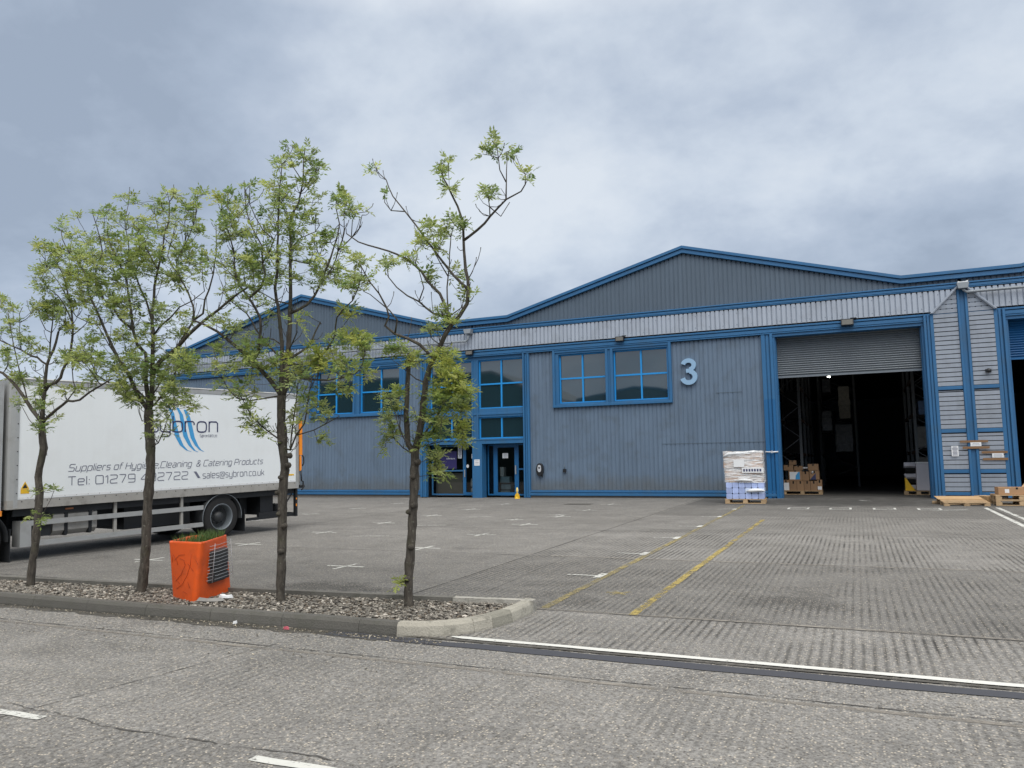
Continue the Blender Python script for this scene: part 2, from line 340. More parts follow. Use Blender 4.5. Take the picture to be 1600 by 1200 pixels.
# ------------------------------------------------------------------ ground
g = MB(); g.add([(x, y, gz(x, min(y, D)) - .25) for x, y in ((-400, -300), (400, -300), (400, 400), (-400, 400))], [(0, 1, 2, 3)], (.9, .1, .2))
gr = g.build('ground', MT['ground']); tag(gr, kind='structure')
XS = [-60, -37, -29, -21, -12.95, -4.95, 3.1, 11.1, 19, 27, 50]
def bays(ys, fn, name):
    mb = MB()
    for j in range(len(ys) - 1):
        for i in range(len(XS) - 1):
            x0, x1, y0, y1 = XS[i], XS[i + 1], ys[j], ys[j + 1]
            mb.add([(x0, y0, gz(x0, y0)), (x1, y0, gz(x1, y0)), (x1, y1, gz(x1, y1)), (x0, y1, gz(x0, y1))], [(0, 1, 2, 3)], fn((x0 + x1) / 2, (y0 + y1) / 2))
    return tag(mb.build(name, MT['ground']), kind='structure')
def yardtone(x, y):
    rnd = random.Random(int(x * 7 + y * 131)); k = rnd.uniform(.96, 1.04)
    if y < 7.6: return (1.06 * k, .9, 1.)
    if x < -4.95: return (.86 * k if y > 11.6 else .82, .22, .85)
    if y < 11.6: return (.78 * k, .75, .85)
    if y < 15.8: return (.96 * k, 1., .8)
    if y < 20: return (.88 * k, .55, .7)
    if y < 24: return (.70 * k, .25, .6)
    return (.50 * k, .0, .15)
def roadtone(x, y):
    rnd = random.Random(int(x * 7 + y * 131)); k = rnd.uniform(.97, 1.03)
    if y > 5.4: return (1.07 * k, .15, 1.25)
    if y > 3.5: return (1.03 * k, .40, 1.1)
    return (.98 * k, .55, 1.1)
bays([6.12, 7.62, 11.65, 15.8, 20, 24, D], yardtone, 'yard')
bays([-12, -4, 3.5, 5.40, 6.12], roadtone, 'road')
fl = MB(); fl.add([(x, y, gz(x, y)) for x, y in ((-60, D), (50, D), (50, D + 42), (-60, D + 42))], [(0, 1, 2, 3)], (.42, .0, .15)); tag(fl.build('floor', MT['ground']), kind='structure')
rng = random.Random(5)
def wig(a, b, n, amp):
    return [(a[0] + (b[0] - a[0]) * i / n + rng.uniform(-amp, amp), a[1] + (b[1] - a[1]) * i / n + rng.uniform(-amp, amp)) for i in range(n + 1)]
jn = MB()
for y, wd in ((5.40, .014), (7.62, .022), (11.65, .02), (15.8, .018), (20, .018)):
    jn.strip(wig((-14, y), (12, y + (.08 if y < 6 else .06)), 60, .006), [rng.uniform(.6, 1.3) * wd for _ in range(61)])
jn.strip(wig((-4.93, 7.62), (-5.05, D - .3), 40, .006), .022); jn.strip(wig((3.12, 7.62), (3.1, D - .3), 40, .006), .03)
jn.strip(wig((-12.95, 6.9), (-12.95, D - .3), 40, .006), .02)
jn.strip([(-5.30, 1.5), (-5.15, 3.43), (-4.82, 5.33), (-4.74, 5.88)], .012)
jn.strip(wig((2.4, 1), (2.9, 5.88), 12, .004), .012)
jn.strip(wig((-4.1, 7.7), (-4.3, 11.6), 20, .004), .008)
tag(jn.build('ground_joint', MT['seal']), kind='structure')
je = MB()
je.strip(wig((-14, 5.33), (12, 5.41), 40, .004), .055, .003)
je.strip(wig((-4.6, 7.68), (12, 7.72), 40, .004), .05, .003); je.strip(wig((-4.6, 11.72), (12, 11.76), 40, .004), .06, .003)
tag(je.build('joint_edge', MT['sealf']), kind='structure')
cr = MB(); pts = []
base = [(-5.6, 3.55), (-5.13, 3.52), (-4.7, 3.51), (-4.38, 3.46), (-3.65, 3.49), (-3.19, 3.51), (-2.77, 3.55), (-2.4, 3.5)]
for a, b_ in zip(base[:-1], base[1:]): pts += wig(a, b_, 7, .014)[:-1]
cr.strip(pts, [rng.choice((.001, .003, .006, .010, .018)) for _ in pts]); tag(cr.build('ground_crack', MT['seal']), kind='structure')
tr_ = MB(); ptt = wig((-4.6, 6.03), (-4.2, 6.03), 3, .01) + wig((-4.0, 6.02), (12, 6.0), 50, .012)
gt = MB(); gp = wig((-14, 5.93), (-4.0, 6.03), 70, .02); gt.strip(gp, [rng.uniform(.14, .30) for _ in gp], .004); tag(gt.build('gutter_dirt', MT['lip']), kind='structure')
tr_.strip([(x, y - .02) for x, y in ptt], [rng.uniform(.135, .17) for x, y in ptt], .005); tag(tr_.build('tar_band', MT['tar']), kind='structure')
lp = MB(); lp.strip(wig((-3.9, 6.14), (12, 6.13), 50, .004), .05, .008); tag(lp.build('drain_channel', MT['lip']), kind='structure')
wl = MB(); wl.strip([(-3.42, 6.24)] + wig((-3.3, 6.235), (12, 6.22), 60, .004), [.03] + [rng.uniform(.07, .085) for _ in range(61)], .009)
tag(wl.build('white_line', MT['pws']), kind='structure')
mk = MB()
# centre dashes of the road, crosses and tees of the bay grid
mk.strip(wig((-5.9, 3.38), (-4.87, 3.42), 8, .008), .07, .005); mk.strip(wig((-3.10, 3.40), (-1.9, 3.42), 8, .008), .07, .005)
tag(mk.build('road_dash', MT['pw']), kind='structure')
mk = MB()
def cross(x, y, a=.33, b_=.3):
    mk.strip([(x - a, y - .01), (x + a, y + .01)], .06); mk.strip([(x, y - b_), (x + .02, y + b_)], .06, .005)
for i, y in enumerate((9.78, 12.15, 14.5, 16.85, 19.2, 21.5, 24.0)): cross(-7.2 - .02 * i, y)
for y in (9.5, 11.84, 14.2, 16.6, 19.0, 21.4, 23.9): cross(-11.05, y)
for y in (14.2, 16.6, 19.0, 21.4, 23.9): cross(-15.3, y)
cross(-8.1, 18.1, .25, .2); cross(-7.5, 19.7, .25, .2)
for y in (13.6, 16.1, 18.6): mk.strip([(-9.9, y), (-9.1, y + .25)], .05)
tag(mk.build('bay_marking', MT['pw']), kind='structure')
mk = MB()
for y in (9.94, 12.28, 14.7, 17.07, 19.7, 22.3):
    mk.strip([(-3.66, y), (-3.22, y + .0)], .05, .007); mk.strip([(-3.20, y - .17), (-3.20, y + .2)], .10, .008)
for x in (-1.55, -.48, .6, 1.66):
    mk.strip([(x - .25, 22.55), (x + .25, 22.6)], .07); mk.strip([(x - .25, 23.1), (x + .25, 23.15)], .07)
    mk.strip([(x - .25, 22.5), (x - .25, 23.15)], .06, .005); mk.strip([(x + .25, 22.55), (x + .25, 23.2)], .06, .005)
mk.strip([(1.7, 22.4), (2.5, 22.7)], .09, .006); mk.strip([(-.0, 26.6), (.35, 26.1)], .07)
mk.strip([(2.96, 17), (3.0, 23.5)], .10); mk.strip([(3.26, 17), (3.28, 23.6)], .10)
tag(mk.build('bay_marking', MT['pw']), kind='structure')
mk = MB(); mk.strip(wig((-2.14, 7.66), (-2.09, 19.0), 40, .008), .09, .005); tag(mk.build('yellow_line', MT['py']), kind='structure')
mk = MB(); mk.strip(wig((-3.12, 7.7), (-3.16, 24), 40, .008), .095, .005)
q = gnd(968, 927); mk.strip([(q[0] - .08, q[1] - .12), (q[0] + .1, q[1] + .12)], .05); mk.strip([(q[0] - .1, q[1] + .1), (q[0] + .1, q[1] - .1)], .05, .005); mk.strip([(q[0] - .16, q[1]), (q[0], q[1])], .05, .006)
tag(mk.build('yellow_line', MT['pyf']), kind='structure')
mh = MB(); q = (-8.43, 24.05); mh.strip([(q[0] - .45, q[1]), (q[0] + .45, q[1])], .5, .006); tag(mh.build('manhole_cover', MT['lip']), kind='structure')
db = MB(); rd = random.Random(21)
for _ in range(2600):
    x = rd.uniform(-12, -3.4); y = 6.06 - abs(rd.gauss(0, .07)) if rd.random() < .8 else rd.uniform(5.0, 6.05); r = rd.uniform(.003, .011); a = rd.uniform(0, 6.3); z = gz(x, y) + .006; k = rd.choice((.25, .4, .5, 1.6, 2.4)) * rd.uniform(.7, 1.2)
    db.add([(x + r * math.cos(a + q) * (1.6 if q in (0, 3.14) else .8), y + r * math.sin(a + q), z + (r * .7 if q == 0 else 0)) for q in (0, 1.57, 3.14, 4.71)], [(0, 1, 2, 3)], (.2 * k, .18 * k, .14 * k))
tag(db.build('grit', pm('loose_grit', (1, 1, 1), .9, tint=True)), 'loose grit and dead leaf bits swept along the gutter', kind='stuff')
# ------------------------------------------------------------------ planting island
kf = [(-16, 5.95), (-12, 5.96), (-9.4, 5.98), (-7.5, 6.0), (-6.2, 6.05), (-4.82, 6.1), (-3.92, 6.1)]
arc = [(-3.92, 6.1), (-3.70, 6.15), (-3.50, 6.26), (-3.34, 6.43), (-3.22, 6.68), (-3.15, 6.98), (-3.13, 7.3), (-3.15, 7.60)]
kb = [(-3.15, 7.60), (-3.7, 7.54), (-4.4, 7.47), (-5.7, 7.36), (-7.0, 7.25), (-8.0, 7.19), (-11, 7.02), (-16, 6.8)]
def resamp(P, step):
    out = [P[0]]; acc = 0
    for a, b_ in zip(P[:-1], P[1:]):
        L = math.dist(a, b_); n = max(1, round(L / step))
        out += [(a[0] + (b_[0] - a[0]) * i / n, a[1] + (b_[1] - a[1]) * i / n) for i in range(1, n + 1)]
    return out
def sweep(mb, P, out_sign, tone, hh=.12):
    n = len(P); prof = [(0, -.05), (0, .02), (.012, hh - .03), (.035, hh), (.125, hh), (.125, -.05)]
    vs = []
    for i, p_ in enumerate(P):
        a, b_ = Vector(P[max(i - 1, 0)]), Vector(P[min(i + 1, n - 1)]); t = (b_ - a).normalized(); nn = Vector((-t.y, t.x)) * out_sign
        for u, z in prof: vs.append((p_[0] + nn.x * u, p_[1] + nn.y * u, gz(*p_) + z))
    k = len(prof); fs = [(i * k + j, (i + 1) * k + j, (i + 1) * k + j + 1, i * k + j + 1) for i in range(n - 1) for j in range(k - 1)]
    mb.add(vs, fs + [tuple(range(k)), tuple((n - 1) * k + j for j in range(k))], tone)
ke = MB()
def stones(P, L, tones, sgn, gap=.006):
    Q = resamp(P, .06); i = 0; n = 0; st = max(2, round(L / .06))
    while i < len(Q) - 1:
        j = min(i + st, len(Q) - 1); seg = Q[i:j + 1]
        a, b_ = Vector(seg[0]), Vector(seg[1]); seg[0] = tuple(a.lerp(b_, .04)); a, b_ = Vector(seg[-1]), Vector(seg[-2]); seg[-1] = tuple(a.lerp(b_, .04))
        sweep(ke, seg, sgn, tones(n)); i = j; n += 1
stones(kf, .91, lambda n: rng.uniform(.26, .36), 1)
stones(arc[:5], .78, lambda n: (1.12, 1.1, 1.04), 1); stones(arc[4:6], .34, lambda n: (.75, .75, .7), 1); stones(arc[5:], .6, lambda n: (1.1, 1.09, 1.03), 1)
stones(kb, .91, lambda n: 1.15 if n == 0 else rng.uniform(.34, .5), 1)
tag(ke.build('kerb', MT['concrete']), kind='structure')
inner = [(-16, 6.08), (-7.5, 6.12), (-4.82, 6.22), (-3.95, 6.22), (-3.6, 6.33), (-3.4, 6.6), (-3.3, 6.9), (-3.27, 7.45), (-4.4, 7.35), (-7, 7.13), (-11, 6.9), (-16, 6.68)]
soil = MB(); soil.add([(x, y, gz(x, y) + .06) for x, y in inner], [tuple(range(len(inner)))]); tag(soil.build('soil', pm('gritty_soil', (.10, .085, .07), .95, 0, .3, 8, .3, 60, bump=.8)), kind='structure')
def inside(x, y, P):
    c = False; j = len(P) - 1
    for i in range(len(P)):
        if (P[i][1] > y) != (P[j][1] > y) and x < (P[j][0] - P[i][0]) * (y - P[i][1]) / (P[j][1] - P[i][1]) + P[i][0]: c = not c
        j = i
    return c
gv = MB(); n = 0; rg = random.Random(11)
OCT = [(1, 0, 0), (-1, 0, 0), (0, 1, 0), (0, -1, 0), (0, 0, 1), (0, 0, -1), (.6, .6, .5), (-.6, .55, .5), (.6, -.6, .45), (-.55, -.6, .5)]
OF = [(4, 6, 0), (4, 2, 6), (4, 7, 2), (4, 1, 7), (4, 9, 1), (4, 3, 9), (4, 8, 3), (4, 0, 8), (6, 2, 0), (7, 1, 2), (9, 3, 1), (8, 0, 3), (0, 2, 5), (2, 1, 5), (1, 3, 5), (3, 0, 5)]
while n < 19000:
    x = rg.uniform(-12.4, -3.25); y = rg.uniform(6.05, 7.5)
    if not inside(x, y, inner): continue
    n += 1; s_ = rg.uniform(.007, .020) * (1.25 if rg.random() < .1 else 1); e = Matrix.Rotation(rg.uniform(0, 6.3), 3, 'Z') @ Matrix.Rotation(rg.uniform(-.6, .6), 3, 'X')
    sc = (s_ * rg.uniform(.9, 1.6), s_ * rg.uniform(.7, 1.1), s_ * rg.uniform(.45, .8)); z = gz(x, y) + .06 + rg.uniform(0, .022)
    t_ = rg.random()
    c = (.205, .195, .17) if t_ < .42 else (.16, .135, .105) if t_ < .56 else (.33, .31, .27) if t_ < .76 else (.54, .51, .45) if t_ < .82 else (.06, .055, .048)
    k = rg.uniform(.7, 1.2); c = tuple(v * k for v in c)
    gv.add([Vector((x, y, z)) + e @ Vector((a * sc[0] * rg.uniform(.8, 1.2), b_ * sc[1] * rg.uniform(.8, 1.2), cc_ * sc[2])) for a, b_, cc_ in OCT], OF, c)
tag(gv.build('gravel', pm('river_gravel', (.92, .9, .9), .8, 0, .1, 20, tint=True)), 'mixed brown and cream gravel inside the kerbed island', kind='stuff')

# ------------------------------------------------------------------ warehouse
BX0, BX1 = -31.25, 20.7
RG, VA, HW = 9.15, 7.22, 7.05
ridges = [-22.8, -5.42, 11.98]
def roof(x):
    d = min(abs(x - r) for r in ridges)
    return max(VA, RG - (RG - VA) * d / HW)
wh = empty('warehouse', (-5.4, D, 0), label='long blue and grey corrugated warehouse with three low gables', cat='warehouse', world=True)
P_ = .16
def vclad(mb, x0, x1, z0, zt, y, depth=.028, col=None, teeth=0):
    zf = zt if callable(zt) else (lambda x: zt)
    xs = []; x = math.floor(x0 / P_) * P_
    while x < x1 + P_:
        for dx, dy in ((0, 0), (.112, 0), (.122, depth), (.148, depth)): xs.append((x + dx, dy))
        x += P_
    keys = [r + s_ * k for r in ridges for s_ in (-1, 0, 1) for k in (HW,)]
    pts = [(x0, 0)] + [(a, b_) for a, b_ in xs if x0 + .001 < a < x1 - .001] + [(x1, 0)]
    vs = []
    for a, b_ in pts: vs += [(a, y + b_, z0), (a, y + b_, zf(a) - (teeth if b_ else 0))]
    mb.add(vs, [(2 * i, 2 * i + 2, 2 * i + 3, 2 * i + 1) for i in range(len(pts) - 1)], col)
def hclad(mb, x0f, x1f, z0, z1, y, p=.145, depth=.045):
    z = z0
    while z < z1 - .01:
        zz = min(z + p, z1)
        a0, a1, b0, b1 = x0f(z), x1f(z), x0f(zz - .02), x1f(zz - .02)
        mb.add([(a0, y + depth * .2, z), (a1, y + depth * .2, z), (b1, y - depth * .2, zz - .030), (b0, y - depth * .2, zz - .030), (b0, y + depth, zz - .02), (b1, y + depth, zz - .02), (b0, y + depth, zz), (b1, y + depth, zz)],
               [(0, 1, 2, 3), (3, 2, 5, 4), (4, 5, 7, 6)]); z = zz
yw = D + .07
WL = (-22.32, -17.30, 3.44, 5.66); WR = (-10.60, -5.97, 3.44, 5.66)
for x0, x1, z0, z1 in ((BX0, WL[0], .29, 5.66), (WL[0], WL[1], .29, 3.44), (WL[1], -16.5, .29, 5.66), (-11.6, WR[0], .29, 5.66), (WR[0], WR[1], .29, 3.44), (WR[1], -2.8, .29, 5.66), (9.6, BX1, .29, 5.66)):
    wc = MB(); vclad(wc, x0, x1, z0, z1 - (.015 if z1 > 5 else .0), yw, .016, teeth=.045 if z1 > 5 else .03); wc.box(x0 + .001, x1 - .001, yw + .06, yw + .10, z0, z1 - .001); wc.build('wall', MT['wall'], wh)
fc = MB(); vclad(fc, BX0, BX1, 5.965, 6.64, D - .07, .042, teeth=.03); fas = fc.build('fascia', MT['silver'], wh)
fb = MB(); fb.box(BX0, BX1, D - .01, D + .2, 5.93, 5.975); fb.box(BX0, BX1, D + .02, D + .2, 5.975, 6.66); fb.build('fascia_shade_backing', MT['dark'], wh)  # black strip paints the shadow line under the fascia
for r in ridges:
    gc = MB(); x0, x1 = max(BX0, r - HW - 1.6), min(BX1, r + HW + 1.6); vclad(gc, x0, x1, 6.86, lambda x: roof(x) - .25, D + .02, .015, teeth=.05); gc.box(x0, x1, D + .06, D + .09, 6.86, 7.0); gc.build('gable', MT['gable'], wh)
gbk = MB(); n = 0
for r in ridges:
    gbk.prism([(max(BX0, r - HW - 1.6), 6.8), (min(BX1, r + HW + 1.6), 6.8), (min(BX1, r + HW + 1.6), VA - .05), (min(BX1, r + HW), VA - .05), (min(r, BX1), RG - .05), (r - HW, VA - .05), (max(BX0, r - HW - 1.6), VA - .05)], D + .10, D + .12)
gbk.build('gable_shade_backing', MT['dark'], wh)  # black sheet paints the shade gap between cladding teeth and roof trim
fx = MB(); rf = random.Random(4)
x = BX0 + .3
while x < BX1:
    for z in (6.08, 6.5):
        if rf.random() < .8: fx.lathe([(0, -.012), (.011, -.010), (.013, 0)], (x, D - .0705, z + rf.uniform(-.01, .01)), 'y', 6)
    x += .48
x = -22 + .3
while x < -2.9:
    if not (-16.6 < x < -11.55):
        for z in (.5, 1.85, 3.2): fx.lathe([(0, -.008), (.010, -.007), (.012, 0)], (x, yw - .0005, z + rf.uniform(-.02, .02)), 'y', 6)
    x += .64
tag(fx.build('fixing', MT['gable'], wh), kind='stuff')
# bands
def band(name, x0, x1, z0, z1, y=D - .02, lips=True):
    h = z1 - z0; b = MB(); b.box(x0, x1, y + .03, D + .12, z0, z1)
    b.cbox(x0, x1, y - .045, y + .029, z1 - h * .30, z1 - h * .06, .01); b.cbox(x0, x1, y - .02, y + .029, z0 + h * .20, z1 - h * .38, .004); b.cbox(x0, x1, y - .03, y + .029, z0 + .0, z0 + h * .13, .004)
    return b.build(name, MT['blue'], wh)
band('lower_band', BX0, 20.7, 5.66, 5.93); band('upper_band', BX0, 20.7, 6.66, 6.86, D - .06)
# roof edge trim
def outline(dz):
    xs = [BX0]
    for r in ridges: xs += [r - HW, r, r + HW]
    xs = sorted([x for x in xs if BX0 < x < BX1] + [BX0, BX1]); xs = sorted(set(xs)); return [(x, roof(x) + dz) for x in xs]
def follow(mb, lo, hi, y0, y1):
    a, b_ = outline(lo), outline(hi); n = len(a); vs = []
    for (x, z0), (_, z1) in zip(a, b_): vs += [(x, y0, z0), (x, y1, z0), (x, y1, z1), (x, y0, z1)]
    mb.add(vs, [(4 * i + j, 4 * i + 4 + j, 4 * i + 4 + (j + 1) % 4, 4 * i + (j + 1) % 4) for i in range(n - 1) for j in range(4)] + [(0, 3, 2, 1), (4 * n - 4, 4 * n - 3, 4 * n - 2, 4 * n - 1)])
rt = MB(); follow(rt, -.24, -.115, D - .10, D + .1); follow(rt, -.115, -.085, D - .06, D + .1); follow(rt, -.085, .015, D - .15, D + .1); rt.build('roof_trim', MT['blue'], wh)
ro = MB(); o_ = outline(0); n = len(o_)
ro.add([(x, D + .1, z) for x, z in o_] + [(x, D + 42, z) for x, z in o_], [(i, i + 1, i + 1 + n, i + n) for i in range(n - 1)])
ro.build('roof', MT['roof'], wh)
sw = MB()
for x in (BX0, BX1):
    sw.box(x - .05, x + .05, D + .12, D + 42, -.3, roof(x) - .02)
sw.box(BX0, BX1, D + 41.9, D + 42, -.3, 7.2); sw.build('side_wall', MT['wall'], wh)
ci = MB(); ci.box(BX0 + .1, BX1 - .1, D + .9, D + 41.8, 6.3, 6.35); ci.box(-11.3, -11.2, D + .4, D + 41.8, -.2, 6.3); ci.box(-17, -16.9, D + .4, D + 41.8, -.2, 6.3); ci.box(-16.9, -11.3, D + 6, D + 6.1, -.2, 6.3); ci.build('inner_lining', MT['inner'], wh)
# base
for x0, x1 in ((BX0, -16.52), (-11.62, -2.45), (9.5, BX1)):
    b = MB(); b.box(x0, x1, D + .04, D + .13, .075, .285); b.cbox(x0, x1, D - .01, D + .039, .20, .265, .006); b.cbox(x0, x1, D - .045, D + .039, .08, .178, .006); b.build('base_rail', MT['blue'], wh)
    b = MB(); b.box(x0, x1, D + .035, D + .2, -.3, .073); b.build('plinth', MT['brick'], wh)
# posts
def post(x0, x1, z0, z1, y0=D - .03, y1=D + .14, m='blue', flip=False):
    b = MB(); w_ = x1 - x0; f = (lambda a: x0 + w_ * a) if not flip else (lambda a: x1 - w_ * a)
    b.box(x0, x1, y0 + .05, y1, z0, z1)
    for a0, a1, dy in ((.0, .34, .0), (.42, .66, .02), (.76, 1., -.03)):
        xa, xb = sorted((f(a0), f(a1))); b.cbox(xa + .001, xb - .001, y0 + dy, y0 + .049, z0, z1, .005)
    return b.build('post', MT[m], wh)
post(-11.86, -11.6, .0, 5.66, flip=True); post(-16.55, -16.25, .0, 5.66)
post(-2.82, -2.44, 3.4, 5.66); post(-2.82, -2.44, -.1, 3.397, m='blue2', y0=D - .034)
post(2.19, 2.47, -.05, 5.9, y0=D - .1, flip=True); post(4.12, 4.42, -.05, 5.9, y0=D - .1); post(9.1, 9.5, -.05, 5.66)
b = MB(); b.box(3.15, 3.45, D - .085, D + .1, .0, 6.6); b.cbox(3.16, 3.235, D - .14, D - .086, .0, 6.6, .01); b.cbox(3.365, 3.44, D - .14, D - .086, .0, 6.6, .01); b.build('post', MT['blue'], wh)
# silver panels between the doors
for (xa, xb, left) in ((2.47, 3.15, 1), (3.45, 4.12, 0)):
    pn = MB(); top = 6.62
    if left: f0 = lambda z: xa if z < 5.95 else min(xb, xa + (z - 5.95) * .98); f1 = lambda z: xb
    else: f0 = lambda z: xa; f1 = lambda z: xb if z < 5.95 else max(xa, xb - (z - 5.95) * .98)
    for z0, z1 in ((.28, .82), (.965, 2.08), (2.225, 3.43), (3.57, 6.62)): hclad(pn, f0, f1, z0, z1, D - .10)
    pn.build('wall_panel', MT['silver'], wh)
    for z0, z1 in ((.835, .95), (2.095, 2.21), (3.445, 3.555), (.15, .25)): rl = MB(); rl.cbox(xa, xb, D - .10, D + .05, z0, z1, .008); rl.build('cross_rail', MT['blue'], wh)
    rl = MB(); rl.box(xa, xb, D - .05, D + .05, -.2, .14); rl.build('cross_rail', MT['blue'], wh)
    bk = MB(); bk.prism([(xa, .0), (xb, .0), (xb, 6.62 if left else 5.95), (xa, 5.95 if left else 6.62)], D - .062, D - .052); bk.build('panel_shade_backing', MT['dark'], wh)  # black sheet puts the shade of the panel grooves into colour
    dg = MB(); x_a, x_b = (2.38, 3.22) if left else (4.22, 3.38); dx = .085 if left else -.085
    dg.prism([(x_a, 5.9), (x_a + dx, 5.9), (x_b + dx, 6.76), (x_b, 6.76)], D - .20, D - .10); dg.prism([(x_a + dx * .25, 5.9), (x_a + dx * .6, 5.9), (x_b + dx * .6, 6.76), (x_b + dx * .25, 6.76)], D - .215, D - .2); dg.build('diagonal_flashing', MT['silver'], wh)
# gutters: hopper and pipe
MT['pipe'] = pm('grey_gutter_pipe', (.25, .28, .31), .5, 0, .1, 3)
for hx, x_end, zp in ((3.33, 12, 6.48), (-14.15, -30.5, 6.30), (20, 20.6, 6.3)):
    h = MB(); h.prism([(hx - .17, 6.78), (hx + .17, 6.78), (hx + .13, 6.6), (hx - .13, 6.6)], D - .36, D - .12); h.build('rainwater_hopper', MT['pipe'], wh)
    if hx == 3.33:
        c_ = MB(); c_.prism([(hx - .14, 6.785), (hx + .14, 6.785), (hx + .15, 6.84), (hx + .06, 6.81), (hx - .08, 6.81), (hx - .13, 6.83)], D - .34, D - .16); c_.build('hopper_cap', MT['paper'], wh)
    sg = 1 if x_end > hx else -1
    pp = MB(); pp.tube([(hx, D - .24, 6.6), (hx + .02 * sg, D - .24, zp + .08), (hx + .1 * sg, D - .24, zp), (x_end, D - .24, zp + .0)], .045, 10); pp.build('gutter_pipe', MT['pipe'], wh)
# windows
def lattice(parent, x0, x1, z0, z1, hb, vb, y, m='bar', t=.045):
    b = MB()
    for a0, a1, c0, c1 in ((x0, x1, z0, z0 + t), (x0, x1, z1 - t, z1), (x0, x0 + t, z0 + t, z1 - t), (x1 - t, x1, z0 + t, z1 - t)): b.box(a0, a1, y - .02, y + .02, c0, c1)
    for v in vb: b.box(v - .03, v + .03, y - .022, y + .02, z0 + t, z1 - t)
    xs = [x0 + t] + [v for v in vb] + [x1 - t]
    for h in hb:
        for i in range(len(xs) - 1): b.box(xs[i] + (.03 if i else 0), xs[i + 1] - (.03 if i + 1 < len(xs) - 1 else 0), y - .022, y + .02, h - .03, h + .03)
    b.build('glazing_bar', MT[m], parent)
    b = MB(); b.add([(x0, y + .025, z0), (x1, y + .025, z0), (x1, y + .025, z1), (x0, y + .025, z1)], [(0, 1, 2, 3)]); return b
def frame_box(x0, x1, z0, z1, holes, y0, y1):
    # surround with rectangular lights cut out
    b = MB(); hz0, hz1 = holes[0][2], holes[0][3]
    b.box(x0, x1, y0, y1, z0, hz0); b.box(x0, x1, y0, y1, hz1, z1); xs = x0
    for h in holes: b.box(xs, h[0], y0, y1, hz0, hz1); xs = h[1]
    b.box(xs, x1, y0, y1, hz0, hz1); return b
def window(W, lights, hb):
    x0, x1, z0, z1 = W
    f = frame_box(x0, x1, z0, z1, [(a, b_, 3.60, 5.50) for a, b_, v in lights], D + .02, D + .26)
    f.cbox(x0, x1, D - .05, D + .018, z0, z0 + .10, .008); f.cbox(x0, x0 + .10, D - .045, D + .018, z0 + .1, z1, .008); f.cbox(x1 - .10, x1, D - .045, D + .018, z0 + .1, z1, .008)
    f.box(x0 + .1, x1 - .1, D - .02, D + .018, z1 - .09, z1 - .0)
    a, b_ = lights[0][1], lights[1][0]; f.cbox(a, a + .1, D - .03, D + .018, z0 + .1, z1 - .09, .008); f.cbox(b_ - .1, b_, D - .03, D + .018, z0 + .1, z1 - .09, .008)
    fo = f.build('window', MT['blue'], wh); fo['_world'] = wh['_world']
    for a, b_, v in lights:
        g_ = lattice(fo, a, b_, 3.60, 5.50, [hb], [v], D + .16); g_.build('pane', MT['glass'], fo)
    return fo
window(WR, [(-10.36, -8.47, -9.42), (-8.17, -6.12, -7.13)], 4.56)
window(WL, [(-21.98, -19.98, -20.97), (-19.64, -17.62, -18.60)], 4.50)
# entrance
EN = MB(); ya, yb = D + .06, D + .3
EN.box(-16.25, -11.86, ya, yb, 5.52, 5.66); EN.box(-16.25, -11.86, ya, yb, 3.20, 3.54); EN.box(-14.17, -13.86, ya, yb, 3.54, 5.52); EN.box(-14.17, -13.86, ya, yb, 2.33, 3.20)
EN.box(-16.25, -16.13, ya, yb, 3.54, 5.52); EN.box(-16.25, -16.13, ya, yb, 2.33, 3.20); EN.box(-16.25, -11.86, D - .08, D + .6, 2.12, 2.325)
EN.cbox(-16.25, -11.86, D - .1, D - .081, 2.26, 2.32, .006); EN.cbox(-16.25, -11.86, D + .03, D + .059, 3.28, 3.36, .006)
for x in (-14.16, -13.93): EN.cbox(x, x + .06, D + .02, D + .059, 2.33, 5.52, .006)
en = EN.build('entrance_frame', MT['blue'], wh); en['_world'] = wh['_world']
for x0, x1, v in ((-16.13, -14.17, -15.14), (-13.86, -11.86, -12.87)):
    lattice(en, x0, x1, 3.54, 5.52, [4.53], [v], D + .16).build('pane', MT['glass'], en)
    lattice(en, x0, x1, 2.33, 3.20, [], [v], D + .16).build('pane', MT['glass'], en)
b = MB(); b.box(-14.08, -13.65, D - .1, D + .3, -.05, 2.12); b.build('post', MT['blue'], wh)
yl = D + .42
def leaf(x0, x1, t, z0=.06, z1=2.1, mid=None, name='entrance_door', glass='doorglass', m='blue2', base=.12):
    f = MB(); f.box(x0, x0 + t, yl, yl + .06, z0, z1); f.box(x1 - t, x1, yl, yl + .06, z0, z1); f.box(x0 + t, x1 - t, yl, yl + .06, z1 - t, z1); f.box(x0 + t, x1 - t, yl, yl + .06, z0, z0 + base)
    if mid: f.box(x0 + t, x1 - t, yl, yl + .06, mid - .03, mid + .03)
    fo = f.build(name, MT[m], wh); fo['_world'] = wh['_world']
    b = MB(); b.add([(x0 + t, yl + .03, z0 + base), (x1 - t, yl + .03, z0 + base), (x1 - t, yl + .03, z1 - t), (x0 + t, yl + .03, z1 - t)], [(0, 1, 2, 3)]); b.build('pane', MT[glass], fo)
    return fo
leaf(-16.25, -14.72, .06, mid=1.06, name='side_light', base=.06, m='blue'); d1 = leaf(-14.72, -14.08, .08); leaf(-13.65, -13.34, .05, name='side_light', base=.06); d2 = leaf(-13.34, -12.33, .13); leaf(-12.33, -11.86, .05, mid=1.10, name='side_light', base=.06)
b = MB(); b.cbox(-12.42, -12.37, yl - .06, yl - .02, .9, 1.25, .01); b.box(-12.41, -12.38, yl - .02, yl, .92, .95); b.box(-12.41, -12.38, yl - .02, yl, 1.2, 1.23); b.build('handle', MT['alu'], d2)
